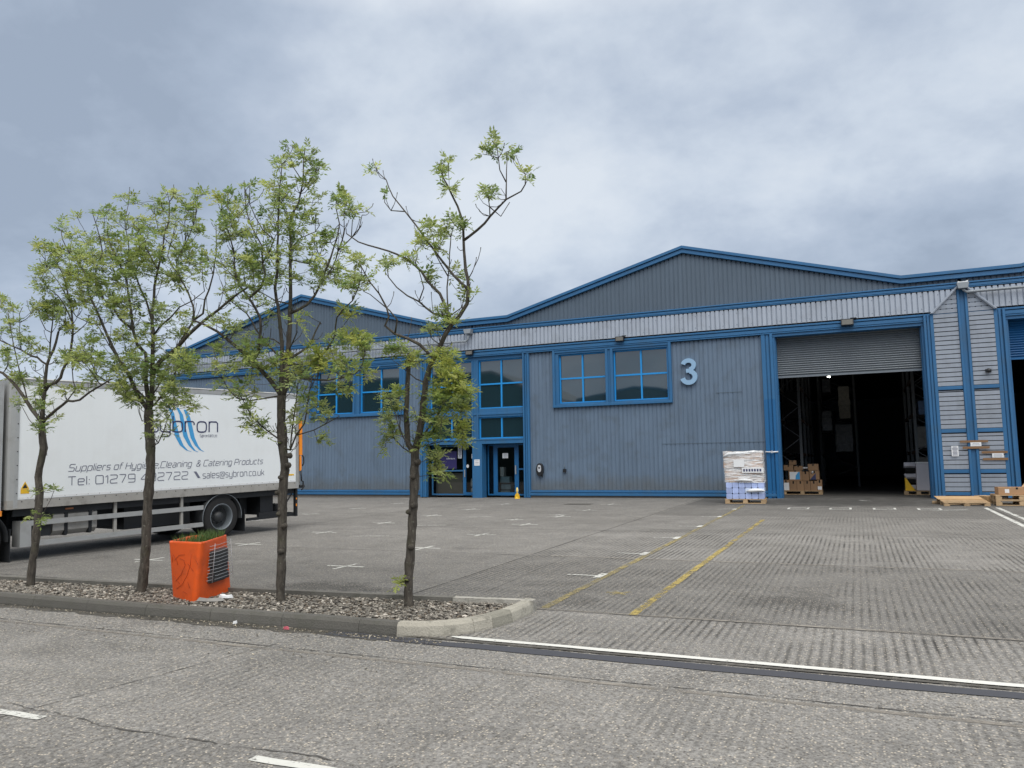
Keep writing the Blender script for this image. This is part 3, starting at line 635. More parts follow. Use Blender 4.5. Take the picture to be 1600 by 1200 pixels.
b = MB(); b.cbox(-14.70, -14.66, yl - .06, yl - .02, .8, 1.1, .01); b.box(-14.69, -14.67, yl - .02, yl, .82, .85); b.build('handle', MT['alu'], d1)
# reveals and roller shutters
for nm, x0, x1, zb, mt in (('roller', -2.44, 2.19, 4.15, 'shutter'), ('roller2', 4.42, 9.1, 4.33, 'blue2')):
    b = MB(); b.box(x0, x1, D - .0, D + .55, 5.56, 5.66); b.box(x0 - .001, x0 + .10, D + .145, D + .5, -.05, 5.56); b.box(x1 - .10, x1, D + .145, D + .5, -.05, 5.56)
    b.box(x0 + .0, x0 + .07, D + .02, D + .14, -.05, 5.56); b.box(x1 - .07, x1, D + .02, D + .14, -.05, 5.56); b.build('door_surround', MT['blue'], wh)
    s_ = MB(); z = zb + .08; n = 0
    while z < 5.56:
        vs = []
        for k in range(6):
            a = k / 5; vs += [(x0 + .08, D + .42 - .05 * math.sin(math.pi * a ** 1.6), z + .075 * a), (x1 - .08, D + .42 - .05 * math.sin(math.pi * a ** 1.6), z + .075 * a)]
        s_.add(vs, [(2 * k, 2 * k + 1, 2 * k + 3, 2 * k + 2) for k in range(5)], None, False); z += .075; n += 1
    s_.box(x0 + .08, x1 - .08, D + .38, D + .45, zb, zb + .07); sh = s_.build('roller_shutter', MT[mt], wh)
# seams in the wall
b = MB(); b.box(-4.44, -3.54, yw - .008, yw + .03, 3.705, 3.727); b.box(-6.42, -2.83, yw - .008, yw + .03, 1.94, 1.964); b.build('lap_seam', MT['gable'], wh)

def top(o, label, cat, group=None): return tag(o, label, cat, group)
# numeral
def textmesh(s, size=1., shear=0, offset=0, extrude=0, spacing=1., align='LEFT', res=4):
    cu = bpy.data.curves.new('t', 'FONT'); cu.body = s; cu.size = size; cu.shear = shear; cu.offset = offset; cu.extrude = extrude; cu.space_character = spacing; cu.resolution_u = res; cu.align_x = align
    o = bpy.data.objects.new('t', cu); SC.collection.objects.link(o); C.view_layer.update()
    me = bpy.data.meshes.new_from_object(o.evaluated_get(C.evaluated_depsgraph_get())); bpy.data.objects.remove(o)
    vs = [v.co.copy() for v in me.vertices]; fs = [tuple(p.vertices) for p in me.polygons]; bpy.data.meshes.remove(me); return vs, fs
def fit_text(s, x0, x1, z0, z1, y, depth=.0, **k):
    vs, fs = textmesh(s, extrude=depth / 2, **k)
    a0, a1 = min(v.x for v in vs), max(v.x for v in vs); b0, b1 = min(v.y for v in vs), max(v.y for v in vs)
    return [(x0 + (v.x - a0) / (a1 - a0) * (x1 - x0), y - v.z, z0 + (v.y - b0) / (b1 - b0) * (z1 - z0)) for v in vs], fs
def three():
    P = []
    for k in range(0, 17): a = R(168 - (168 + 78) * k / 16); P.append((.195 * math.cos(a), .235 + .165 * math.sin(a)))
    Q = []
    for k in range(0, 17): a = R(78 - (78 + 168) * k / 16); Q.append((.225 * math.cos(a), -.195 + .205 * math.sin(a)))
    C_ = P + Q; out = []
    return P, Q
def thick(P, wd, x0, z0, y0, y1, mb):
    n = len(P); L, Rr = [], []
    for i, p in enumerate(P):
        t = (Vector(P[min(i + 1, n - 1)]) - Vector(P[max(i - 1, 0)])).normalized(); nn = Vector((-t.y, t.x)) * wd / 2; L.append((p[0] + nn.x, p[1] + nn.y)); Rr.append((p[0] - nn.x, p[1] - nn.y))
    vs = []
    for l, r in zip(L, Rr): vs += [(x0 + l[0], y0, z0 + l[1]), (x0 + r[0], y0, z0 + r[1]), (x0 + r[0], y1, z0 + r[1]), (x0 + l[0], y1, z0 + l[1])]
    mb.add(vs, [(4 * i + j, 4 * i + 4 + j, 4 * i + 4 + (j + 1) % 4, 4 * i + (j + 1) % 4) for i in range(n - 1) for j in range(4)] + [(3, 2, 1, 0), (4 * n - 4, 4 * n - 3, 4 * n - 2, 4 * n - 1)])
nb = MB(); P3, Q3 = three(); thick(P3, .155, -5.35, 4.53, D - .06, D + .04, nb); thick(Q3, .165, -5.35, 4.53, D - .063, D + .037, nb); nb.box(-5.44, -5.27, D - .058, D + .042, 4.49, 4.63)
e = empty('number_sign', (-5.35, D, 4.04), label='large pale blue numeral 3 fixed on the grey cladding', cat='sign', world=True)
nb.build('numeral', MT['three'], e); 
for x, z in ((-5.45, 4.12), (-5.2, 4.12), (-5.45, 4.93), (-5.15, 4.7)): b = MB(); b.tube([(x, D + .02, z), (x, D + .08, z)], .015, 6); b.build('stand_off', MT['alu'], e)
# floodlights
def flood(x, z, s_, label, cat='floodlight'):
    e = empty('floodlight', (x, D - .1, z), label=label, cat=cat, group='floodlights along the blue band')
    b = MB(); b.prism([(-.13 * s_, -.10 * s_), (.0, -.13 * s_), (.04 * s_, .10 * s_), (-.10 * s_, .10 * s_)], -.2 * s_, .2 * s_, axis='x'); b.build('housing', MT['charger'], e)
    b = MB(); b.add([(-.17 * s_, -.137 * s_, -.09 * s_), (.17 * s_, -.137 * s_, -.09 * s_), (.17 * s_, -.108 * s_, .085 * s_), (-.17 * s_, -.108 * s_, .085 * s_)], [(0, 1, 2, 3)]); b.build('lamp_glass', MT['lampglass'], e)
    b = MB(); b.box(-.22 * s_, .22 * s_, .0, .06, .10 * s_, .13 * s_); b.box(.1 * s_, .30 * s_, -.05, .0, .12 * s_, .15 * s_); b.build('bracket', MT['charger'], e)
flood(-14.16, 5.83, .8, 'small floodlight above the glazed entrance, left of the other two'); flood(-7.84, 5.90, .8, 'small floodlight above the grey wall window between two panes'); flood(-.04, 5.84, .95, 'larger black floodlight centred above the open roller door')
# EV charger and small boxes
e = empty('vehicle_charger', (-11.19, D + .05, 1.07), label='black oval wall charger with silver face beside the entrance', cat='charger')
def oval(w_, h_, n=20, p=2.4): return [(w_ * math.copysign(abs(math.cos(a)) ** (2 / p), math.cos(a)), h_ * math.copysign(abs(math.sin(a)) ** (2 / p), math.sin(a))) for a in [2 * math.pi * k / n for k in range(n)]]
b = MB(); b.prism(oval(.14, .25), -.13, .0); b.build('case', MT['charger'], e, bevel=.01); b = MB(); b.prism([(x, z + .045) for x, z in oval(.075, .14)], -.145, -.13); b.build('face_plate', MT['silverp'], e)
b = MB(); b.prism([(x, z + .07) for x, z in oval(.04, .03)], -.15, -.145); b.tube([(.03, -.09, -.2), (.11, -.1, -.29), (.13, -.1, -.18), (.1, -.1, -.08)], .015, 6); b.build('cable', MT['black'], e)
e = empty('junction_box', (-10.19, D + .05, 1.03), label='tiny black box with a conduit stub on the grey wall', cat='junction box')
b = MB(); b.cbox(-.06, .06, -.08, .0, -.07, .06, .01); b.build('case', MT['charger'], e); b = MB(); b.tube([(0, -.03, .06), (0, -.03, .22)], .012, 6); b.build('conduit', MT['wall'], e)
e = empty('wall_socket', (-2.97, D + .04, 1.34), label='small white box on the wall beside the open roller door', cat='socket')
b = MB(); b.cbox(-.06, .06, -.08, .0, -.06, .07, .01); b.build('case', MT['paper'], e); b = MB(); b.box(-.04, .04, -.09, -.081, -.05, .0); b.build('cover', MT['silverp'], e)
e = empty('door_strap', (-2.62, D - .08, 1.60), label='white strap tied round the blue post by the roller door', cat='strap')
b = MB(); b.tube([(-.22, 0, .0), (0, -.03, -.01), (.2, 0, .0)], .022, 6); b.build('band', MT['paper'], e); b = MB(); b.box(-.03, .03, -.07, -.052, -.04, .035); b.build('buckle', MT['silverp'], e)
e = empty('wall_sensor', (3.86, D - .13, 3.98), label='small black sensor on the silver slatted panel right of the post', cat='sensor')
b = MB(); b.lathe([(0, -.12), (.05, -.12), (.07, -.06), (.07, 0)], (0, 0, 0), 'y', 12); b.build('case', MT['charger'], e); b = MB(); b.box(-.08, .08, 0, .05, -.05, .05); b.build('bracket', MT['black'], e)
# notices
def notice(x, z, w_, h_, label, tape=None, y=D - .155, lines=4, seed=1):
    e = empty('paper_notice', (x, y, z), label=label, cat='notice')
    b = MB(); b.box(-w_ / 2, w_ / 2, -.003, 0, -h_ / 2, h_ / 2); b.build('sheet', MT['paper'], e)
    r_ = random.Random(seed); b = MB()
    for i in range(lines):
        zz_ = h_ / 2 - h_ * (i + .8) / (lines + .8); k = r_.uniform(.5, .85); b.box(-w_ * .5 * k, w_ * .5 * k, -.006, -.0035, zz_ - h_ * .035, zz_ + h_ * .03)
    b.build('print', MT['grey_txt'], e)
    if tape:
        for dz, x0, x1 in tape:
            b = MB(); b.box(x0, x1, .001, .012, dz - .035, dz + .035, (.7, .66, .6)); b.build('cardboard_strip', MT['card'], e)
notice(2.80, 1.52, .19, .32, 'tall white paper notice on the left silver panel', lines=7)
notice(3.37, 1.72, .29, .12, 'white notice between cardboard strips across the blue post', tape=((.09, -.42, .33), (-.10, -.36, .36)), y=D - .175, lines=2, seed=3)
notice(3.93, 1.37, .30, .13, 'white notice with brown strips on the right silver panel', tape=((.10, -.42, .26), (-.11, -.40, .26)), lines=3, seed=5)
# entrance notices & goods behind the glass
yi = yl - .002
notice(-12.86, 1.64, .25, .20, 'white paper on the right glass entrance door', y=yi - .0, lines=4, seed=7); notice(-14.27, 1.64, .22, .19, 'white paper on the left glass entrance door beside the post', y=yi, lines=4, seed=8)
notice(-14.92, 1.84, .17, .55, 'narrow upright pale sheet on the glass left of the doors', y=yi, lines=9, seed=9); notice(-13.87, 1.38, .24, .24, 'worn printed sheet on the blue entrance post', y=D - .103, lines=3, seed=10)
e = empty('window_poster', (-15.45, yi, 1.5), label='dark violet poster on the lower entrance glass', cat='poster')
b = MB(); b.box(-.38, .38, -.004, 0, -.36, .36); b.build('sheet', pm('violet_poster', (.03, .025, .12), .4), e)
vs, fs = fit_text('ncfcndents', -.10, .30, .03, .10, -.006); MB().add(vs, fs).build('lettering', MT['paper'], e)
e = empty('round_sticker', (-14.56, yi, 1.24), label='round white sticker on the left entrance door', cat='sticker'); b = MB(); b.prism(oval(.06, .07, 16, 2), -.004, 0); b.build('disc', MT['paper'], e)
e = empty('wrapped_bundle', (-14.32, D + .8, gz(-14, D)), label='white shrink-wrapped packs behind the left glass door', cat='packs')
for i in range(2): b = MB(); b.cbox(-.22, .22, -.15, .15, .02 + i * .38, .37 + i * .38, .05); b.build('pack', MT['paper'], e)
e = empty('wrapped_bundle', (-12.95, D + .85, gz(-13, D)), label='pale blue packs stacked behind the right glass door', cat='packs')
MT['pblue'] = pm('pale_blue_pack', (.35, .48, .56), .5, 0, .3, 9, .1)
for i, (x, w_, h_) in enumerate(((0, .26, .24), (.02, .27, .22), (-.02, .25, .26))): z0 = .02 + i * .27; b = MB(); b.cbox(x - w_, x + w_ * .6, -.15, .15, z0, z0 + h_, .03); b.build('pack', MT['pblue'], e)
b = MB(); b.cbox(-.30, -.12, -.15, .1, .83, 1.2, .03); b.build('pack', MT['paper'], e)
e = empty('counter_board', (-15.45, D + .7, gz(-15, D)), label='beige board standing behind the lower entrance glass', cat='board')
b = MB(); b.box(-.75, .50, 0, .04, .05, .98); b.build('panel', pm('beige_board', (.42, .35, .28), .7, 0, .15, 2), e); b = MB(); b.box(-.7, -.64, .04, .3, .0, .9); b.box(.4, .46, .04, .3, 0, .9); b.build('leg', MT['wood'], e)
# yellow cone
q = (-11.93, 27.0); e = empty('caution_cone', (q[0], q[1], gz(*q)), label='yellow plastic floor cone standing at the entrance', cat='cone'); e.scale = (.78, .78, .76)
b = MB(); b.prism([(-.10, 0), (.10, 0), (.085, .16), (.03, .27), (-.03, .27), (-.085, .16)], -.09, -.075); b.prism([(-.10, 0), (.10, 0), (.085, .16), (.03, .27), (-.03, .27), (-.085, .16)], .075, .09)
b.lathe([(.13, .0), (.13, .03), (.10, .04), (.085, .16), (.04, .24), (.03, .27)], (0, 0, 0), 'z', 16); b.build('base', MT['yellow'], e)
b = MB(); b.lathe([(.03, .27), (.035, .3), (.055, .36), (.06, .42), (.045, .5), (.018, .56), (0, .57)], (0, 0, 0), 'z', 14); b.build('head', pm('pale_yellow_plastic', (.8, .62, .2), .45), e)
# ------------------------------------------------------------------ pallets and goods
def pallet(x, y, rz, label, w_=1.2, d_=1.0, group='wooden pallets by the building', z=None):
    e = empty('pallet', (x, y, gz(x, y) if z is None else z), rz, label, 'pallet', group); r_ = random.Random(int(x * 97 + y))
    t = lambda: r_.uniform(.75, 1.2)
    for j in (-1, 0, 1):
        b = MB(); yy = j * (d_ / 2 - .05); b.box(-w_ / 2, w_ / 2, yy - .05, yy + .05, 0, .02, t()); b.build('skid', MT['wood'], e)
        for i in (-1, 0, 1): xx = i * (w_ / 2 - .07); b = MB(); b.box(xx - .07, xx + .07, yy - .048, yy + .048, .021, .10, t()); b.build('block', MT['wood'], e)
    for i in (-1, 0, 1): xx = i * (w_ / 2 - .05); b = MB(); b.box(xx - .05, xx + .05, -d_ / 2, d_ / 2, .101, .12, t()); b.build('stringer', MT['wood'], e)
    for i in range(7): yy = -d_ / 2 + .05 + i * (d_ - .1) / 6; b = MB(); b.box(-w_ / 2, w_ / 2, yy - .045, yy + .045, .121, .141, t()); b.build('deck_board', MT['wood'], e)
    return e
def cardbox(x, y, z, w_, d_, h_, rz, label, tone=1., group=None, name='cardboard_box', lab=None):
    e = empty(name, (x, y, z), rz, label, 'box', group); b = MB(); b.cbox(-w_ / 2, w_ / 2, -d_ / 2, d_ / 2, 0, h_, .006, (tone, tone * .98, tone * .95)); b.build('carton', MT['card'], e)
    b = MB(); b.box(-w_ / 2 + .003, w_ / 2 - .003, -.025, .025, h_ + .0005, h_ + .002); b.box(-.025, .025, -d_ / 2 - .002, -d_ / 2 - .0005, h_ * .72, h_ - .004); b.build('tape', MT['wood'], e)
    if lab: b = MB(); b.box(lab[0], lab[1], -d_ / 2 - .003, -d_ / 2 - .0005, lab[2], lab[3]); b.build('sticker', MT['paper'], e)
    return e
# wrapped load outside
PX, PY, PR = -3.24, 25.15, R(4)
pallet(PX, PY, PR, 'pallet under the tall film-wrapped load by the grey wall')
wl_ = empty('wrapped_load', (PX, PY, gz(PX, PY) + .143), PR, 'tall stack of brown and lilac packs wrapped in clear film', 'wrapped load')
r_ = random.Random(3); MT['lilac'] = pm('lilac_pack', (.38, .47, .76), .5, 0, .18, 8, .06, 50, tint=True)
for lv in range(3):
    for i in range(6):
        x0 = -.56 + i * .19; b = MB(); hh = .17; k = r_.uniform(.8, 1.15); colr = (k, k, k) if not (lv == 1 and i > 2) else (1.6, 1.5, 1.2)
        b.cbox(x0, x0 + .18, -.48, .48, lv * hh, lv * hh + hh - .006, .02, colr); b.build('pack', MT['lilac'], wl_)
for lv, (z0, h_) in enumerate(((.52, .17), (.70, .23), (.94, .25), (1.20, .25))):
    x = -.57 - (.04 if lv >= 2 else 0)
    while x < .48:
        w_ = r_.uniform(.30, .5); w_ = min(w_, .56 - x); b = MB(); k = r_.uniform(.95, 1.35); b.cbox(x, x + w_ - .01, -.47 + r_.uniform(0, .03), .47, z0, z0 + h_ - r_.uniform(.005, .03), .02, (k * 1.7, k * 1.75, k * 1.95)); b.build('carton', MT['card'], wl_); x += w_
def filmshell(z0, z1, hx, hy, seed, lean=0):
    r_ = random.Random(seed); b = MB(); n = 40; m_ = 12; vs = []
    for j in range(m_ + 1):
        z = z0 + (z1 - z0) * j / m_
        for i in range(n):
            a = 2 * math.pi * i / n; ca, sa = math.cos(a), math.sin(a); k = 1 / max(abs(ca), abs(sa)); k = k ** .85 * 1.02
            vs.append((ca * k * hx + r_.uniform(-.012, .012) + lean * j / m_, sa * k * hy + r_.uniform(-.012, .012), z + r_.uniform(-.012, .012)))
    b.add(vs, [(j * n + i, j * n + (i + 1) % n, (j + 1) * n + (i + 1) % n, (j + 1) * n + i) for j in range(m_) for i in range(n)] + [tuple(m_ * n + i for i in range(n))], None, True); return b
filmshell(.5, 1.47, .60, .50, 4, -.03).build('film', MT['film'], wl_)
b = MB(); b.box(-.30, .02, -.545, -.535, .98, 1.2); b.build('label_sheet', MT['paper'], wl_); b = MB(); b.box(-.06, .58, -.555, -.54, .80, .96); b.build('label_sheet', MT['paper'], wl_)
b = MB()
for i in range(7): b.box(-.02 + i * .08, .03 + i * .08, -.558, -.5555, .84, .92)
b.build('print', MT['navy'], wl_)
for P_2, r_2 in (([(-.3, -.50, .56), (-.1, -.53, .585), (.12, -.53, .57), (.25, -.50, .56)], [.015, .035, .03, .015]), ([(.05, -.50, .24), (.2, -.53, .26), (.4, -.53, .27), (.58, -.50, .25)], [.02, .05, .05, .02]), ([(-.6, -.46, 1.3), (-.45, -.48, 1.39), (-.1, -.48, 1.40), (.3, -.47, 1.45), (.54, -.46, 1.44)], [.03, .05, .04, .04, .02])):
    b = MB(); b.tube(P_2, r_2, 8, jit=.18, rng=r_); b.build('film_fold', MT['paper'], wl_)
# boxes on pallet inside the door
BXc, BYc = -1.93, 31.2
zb = gz(BXc, BYc); pallet(BXc, BYc, R(1), 'pallet loaded with brown cartons just inside the roller door', 1.4)
G2 = 'cartons piled on the pallet inside the door'
L0 = zb + .143
rows = [(-.56, 0, .26, .40, 'carton with white and blue side at the pile left end', 1), (-.30, 0, .24, .36, 'plain carton second from the left in the bottom row', .9), (-.05, 0, .24, .36, 'plain carton in the middle of the bottom row', 1.0), (.19, 0, .22, .36, 'carton right of the middle in the bottom row', .85), (.42, 0, .22, .36, 'carton second from the right in the bottom row', .95), (.62, 0, .16, .4, 'narrow carton at the right end of the bottom row', 1)]
for x, z, w_, h_, lb, tn in rows: cardbox(BXc + x, BYc - .2, L0 + z, w_, .5, h_, 0, lb, tn, G2, lab=((-.11, .11, .02, .3) if x < -.5 else (-.07, .07, .04, .16) if x > .6 else None))
for x, z, w_, h_, lb, tn in ((-.22, .37, .46, .38, 'wide carton with a pale printed label in the second row', 1.05), (.14, .37, .24, .34, 'carton between the labelled ones in the second row', .9), (.45, .41, .34, .33, 'carton with a dark triangle in the second row', 1.), (-.45, .76, .34, .2, 'flat carton on top of the pile at its left', .85), (-.1, .76, .3, .16, 'small carton at the top middle of the pile', .8), (.42, .75, .36, .24, 'carton on top of the pile at its right', .9), (-.30, .97, .24, .16, 'topmost small carton of the pile', .75)):
    e = cardbox(BXc + x, BYc - .12, L0 + z, w_, .5, h_, 0, lb, tn, G2)
    if 'printed' in lb:
        b = MB(); b.box(-.2, .16, -.256, -.251, .05, .33); b.build('label_sheet', MT['paper'], e); b = MB(); b.prism([(.0, .05), (.16, .05), (.16, .33), (.12, .33), (.02, .2)], -.259, -.2565); b.build('print', MT['sky_blue'], e)
    if 'triangle' in lb: b = MB(); b.prism([(-.16, -.0), (.05, -.0), (.05, .24)], -.256, -.251); b.build('print', MT['navy'], e)
e = empty('white_pipe', (BXc + .05, BYc - .25, L0 + .84), label='bent white plastic pipe lying on the cartons', cat='pipe'); b = MB(); b.tube([(0, 0, 0), (.28, 0, .01), (.36, -.02, -.03), (.36, -.06, -.12), (.33, -.16, -.17)], .035, 8); b.build('tube', MT['paper'], e); b = MB(); b.tube([(.3, -.0, .01), (.37, -.02, .0), (.37, -.03, -.06)], .044, 8); b.build('elbow', MT['paper'], e)
# right jamb: pallet with bin and yellow truck nose
q = (1.93, 30.9); z0 = gz(*q); pallet(q[0], q[1], R(-2), 'pallet with a grey bin at the right side of the doorway', .9, 1.0)
e = empty('plastic_bin', (q[0] + .18, q[1] - .1, z0 + .143), 0, 'grey-white plastic bin on the pallet by the right jamb', 'bin'); b = MB(); b.prism([(-.24, 0), (.24, 0), (.27, .95), (-.21, .95)], -.2, .2); b.build('body', MT['binm'], e, bevel=.02); b = MB(); b.cbox(-.24, .29, -.22, .22, .952, 1.0, .01); b.build('lid', MT['paper'], e)
e = empty('yellow_tub', (q[0] - .32, q[1] - .3, z0 + .143), 0, 'yellow scoop-shaped tub beside the grey bin', 'tub'); b = MB(); b.prism([(-.1, 0), (.22, 0), (.05, .25), (-.06, .45), (-.1, .45)], -.14, .14); b.build('body', MT['yellow'], e, bevel=.01); b = MB(); b.tube([(-.08, -.1, .45), (-.08, 0, .52), (-.08, .1, .45)], .012, 6); b.build('handle', MT['black'], e)
e = empty('sack_pile', (q[0] - .05, q[1] + .15, z0 + .143), 0, 'heap of wrapped dusty sacks behind the grey bin', 'sacks')
for i in range(5): b = MB(); b.cbox(-.35 + .03 * (i % 2), .2, -.2, .25, i * .2, i * .2 + .19, .06); b.build('sack', MT['card'] if i % 2 else MT['binm'], e)
# pallets in front of the silver panels
pa = pallet(2.62, 24.75, R(10), 'tilted pallet carrying a plywood sheet before the silver panels', 1.1, 1.2, z=gz(2.6, 24.2) + .005); pa.rotation_euler = (R(5), 0, R(4))
e = empty('timber_beam', (2.5, 25.15, gz(2.5, 25.15)), R(4), 'short timber beam propping up the tilted pallet', 'beam'); b = MB(); b.cbox(-.6, .6, -.05, .05, 0, .075, .008, .8); b.build('beam', MT['wood'], e)
e = empty('plywood_sheet', (2.62, 24.75, gz(2.6, 24.2) + .005), 0, 'bare plywood sheet lying on the tilted pallet', 'board'); e.rotation_euler = (R(5), 0, R(4)); b = MB(); b.box(-.6, .52, .0, .66, .143, .158); b.build('sheet', MT['ply'], e)
pb = pallet(3.96, 24.78, R(0), 'lower pallet of the two stacked at the right edge'); pc = copy_tree(pb); pc.location.z += .143; pc['label'] = 'upper pallet of the two stacked at the right edge'
b0 = cardbox(3.86, 24.62, pb.location.z + .287, .86, .5, .20, R(2), 'long flat cardboard box on the stacked pallets', 1.25, None, lab=(-.28, -.18, .05, .15))
e = empty('cardboard_tray', (4.42, 24.75, pb.location.z + .287), R(20), 'open leaning cardboard tray behind the long box', 'tray'); b = MB(); b.add([(-.55, -.2, .21), (.25, -.2, .21), (.35, .25, .42), (-.1, .25, .42)], [(0, 1, 2, 3)], 1.3); b.box(-.1, .4, -.2, .3, 0, .42, 1.1); b.build('tray', MT['card'], e)
for (x, y, lb) in ((3.3, 25.6, 'small loose board between the pallets'),):
    e = empty('wood_offcut', (x, y, gz(x, y)), R(25), lb, 'board'); b = MB(); b.prism([(-.16, 0), (.16, 0), (.16, .2), (-.16, .2)], -.3, .3, .1); b.build('board', MT['ply'], e)
# ------------------------------------------------------------------ racks in the hall
def rack(x, y, n, wd, label, lvls=(1.5, 2.9, 4.2), seed=1):
    e = empty('storage_rack', (x, y, gz(x, y)), 0, label, 'rack'); r_ = random.Random(seed)
    for k in range(n + 1):
        b = MB(); yy = k * 2.7
        for s_ in (-wd / 2, wd / 2): b.box(s_ - .05, s_ + .05, yy - .04, yy + .04, 0, 5.4)
        z = .3; f_ = 1
        while z < 5: b.tube([(-wd / 2 * f_, yy, z), (wd / 2 * f_, yy, z + .62)], .022, 4); z += .62; f_ = -f_
        b.build('upright', MT['rack'], e)
    for zl in lvls:
        for s_ in (-wd / 2, wd / 2): b = MB(); b.box(s_ - .025, s_ + .025, .04, n * 2.7 - .04, zl - .06, zl + .06); b.build('beam', MT['rackb'], e)
    return e
rack(2.47, 31.6, 2, .9, 'grey braced storage rack on the right inside the doorway', seed=3); rack(-2.35, 31.9, 3, .8, 'dark storage rack on the left inside the doorway', seed=4); rack(-.75, 40.3, 1, 1.6, 'far storage rack with wrapped goods deep inside', seed=5)
MT['goods'] = pm('wrapped_goods', (.2, .2, .19), .3, 0, .3, 5, .1)
MT['goodsb'] = pm('blue_wrapped_goods', (.09, .14, .24), .3, 0, .3, 5, .1)
G3 = 'pallet loads on the storage racks'
gd = [(2.42, 31.95, 2.75, .6, .5, 'goodsb', 'blue wrapped bottles on the right rack, upper shelf'), (2.47, 33.2, 1.56, .75, .8, 'goods', 'grey wrapped load on the right rack, middle shelf'), (2.47, 33.2, 0, .8, 1.2, 'goods', 'grey wrapped load on the floor of the right rack'),
      (-.41, 40.6, 3.15, .55, 1.55, 'pale', 'tall pale wrapped load on the upper shelf of the far rack'), (-.5, 40.6, 1.56, .8, 1.3, 'shiny', 'dark shiny wrapped load on the lower shelf of the far rack'), (-1.1, 38.2, 4.26, .4, .6, 'shiny', 'narrow dark shiny load high in front of the far rack'), (-1.15, 38.2, 2.5, .45, .9, 'shiny', 'narrow dark shiny load low on the left rack'), (-2.3, 33.2, 1.56, .6, 1.0, 'card', 'brown load on the left rack, lower shelf'), (-2.3, 33.2, 2.96, .6, 1.0, 'card', 'brown load on the left rack, upper shelf')]
MT['pale'] = pm('pale_mottled_wrap', (.42, .40, .34), .5, 0, .35, 8, .1); MT['shiny'] = pm('dark_shiny_film', (.14, .15, .16), .15, 0, .3, 6, bump=1., bscale=9)
for x, y, z, w_, h_, m_, lb in gd:
    e = empty('pallet_load', (x, y, gz(x, y) + z + .001), 0, lb, 'pallet load', G3); r_ = random.Random(int(y * 10 + z))
    b = MB(); b.box(-w_ / 2, w_ / 2, -.5, .5, 0, .11); b.build('base', MT['wood'], e)
    b = MB(); nl = max(2, int(h_ / .3))
    for i in range(nl): s_ = r_.uniform(.0, .04); b.cbox(-w_ / 2 + s_, w_ / 2 - s_, -.5 + s_, .5, .115 + i * (h_ / nl), .11 + (i + 1) * (h_ / nl), .03)
    b.build('goods', MT[m_], e)
e = empty('hall_lamp', (-.97, 38, 5.12), label='small lit lamp hanging inside the dark hall', cat='lamp')
lm, lt, lb_ = newmat('lit_lamp'); lb_.inputs['Emission Color'].default_value = (1, .98, .9, 1); lb_.inputs['Emission Strength'].default_value = 15
b = MB(); b.box(-.06, .06, -.06, .06, 0, .03); b.build('tube', lm, e); b = MB(); b.box(-.1, .1, -.1, .1, .031, .07); b.tube([(0, 0, .07), (0, 0, 1.3)], .01, 4); b.build('housing', MT['alu'], e)
# ------------------------------------------------------------------ warehouse across the road (seen in the windows)
ow = empty('opposite_warehouse', (-15, -14, -.4), label='grey-green warehouse across the road behind the viewer', cat='warehouse', world=True)
b = MB(); vclad(b, -24, 14, -.4, lambda x: 8.1 - .9 * min(abs(x + 18.5), abs(x + 2), abs(x - 14)) / 7, -13, .03); b.box(-24, 14, -30, -13.05, -.4, 7.2); b.build('wall', MT['gable'], ow)
b = MB(); b.prism([(-24, 7.3), (-18.5, 8.2), (-11, 7.2), (-2, 8.2), (6, 7.2), (14, 8.2), (14, 8.4), (6, 7.4), (-2, 8.4), (-11, 7.4), (-18.5, 8.4), (-24, 7.5)], -13.3, -30); b.build('roof', MT['blue'], ow)
b = MB()
for x in (-20, -12, -4, 4): b.box(x, x + 4, -12.96, -12.9, 3, 5)
b.build('window', MT['glass'], ow)
ow2 = empty('opposite_building', (-40, -14, -.4), label='taller dark green shed across the road behind the viewer', cat='warehouse', world=True)
MT['dgreen'] = pm('dark_green_cladding', (.03, .07, .07), .5); b = MB(); vclad(b, -70, -27, -.4, lambda x: 10.4 if x < -33 else 10.4 - (x + 33) * .45, -13, .03); b.box(-70, -27.2, -30, -13.05, -.4, 7.6); b.build('wall', MT['dgreen'], ow2)
b = MB(); b.box(-60.2, -59.8, -12.9, -12.7, -.4, 10); b.box(-43.2, -42.9, -12.9, -12.7, -.4, 10); b.build('downpipe', MT['silver'], ow2); b = MB(); b.prism([(-70, 10.4), (-33, 10.4), (-27, 7.7), (-27, 7.9), (-33, 10.7), (-70, 10.7)], -13.2, -30); b.build('roof', MT['roof'], ow2)
#PART2
# ------------------------------------------------------------------ box lorry
dv = Vector((.14149298, .98959329, .0261696)).normalized(); up = Vector((0, 0, 1)); up = (up - dv * up.dot(dv)).normalized(); yv = up.cross(dv)
TM = Matrix((( dv.x, yv.x, up.x, -12.628), (dv.y, yv.y, up.y, 12.883), (dv.z, yv.z, up.z, -.208), (0, 0, 0, 1)))
tk = empty('box_lorry', (0, 0, 0), 0, 'white box lorry with blue wave logo and contact lettering, parked behind the trees', 'lorry'); tk.matrix_world = TM
W_ = 2.42
b = MB(); b.cbox(-4.27, 1.94, .0, W_, 1.085, 3.09, .004); b.build('box_body', MT['white'], tk)
b = MB(); b.box(-4.27, 1.94, -.008, .05, 3.092, 3.17); b.box(-4.27, 1.94, W_ - .05, W_ + .008, 3.092, 3.17); b.cbox(-4.3, 1.98, -.0, W_, 3.171, 3.21, .015); b.build('top_rail', MT['alu'], tk)
b = MB(); b.box(-4.44, 2.0, -.012, .06, .93, 1.083); b.box(-4.44, 2.0, W_ - .06, W_ + .012, .93, 1.083); b.box(-4.44, 2.0, -.018, -.0125, .93, .95); b.box(-4.44, 1.98, .06, W_ - .06, 1.0, 1.08); br_ = b.build('bottom_rail', MT['rail'], tk)
b = MB(); x = -4.2
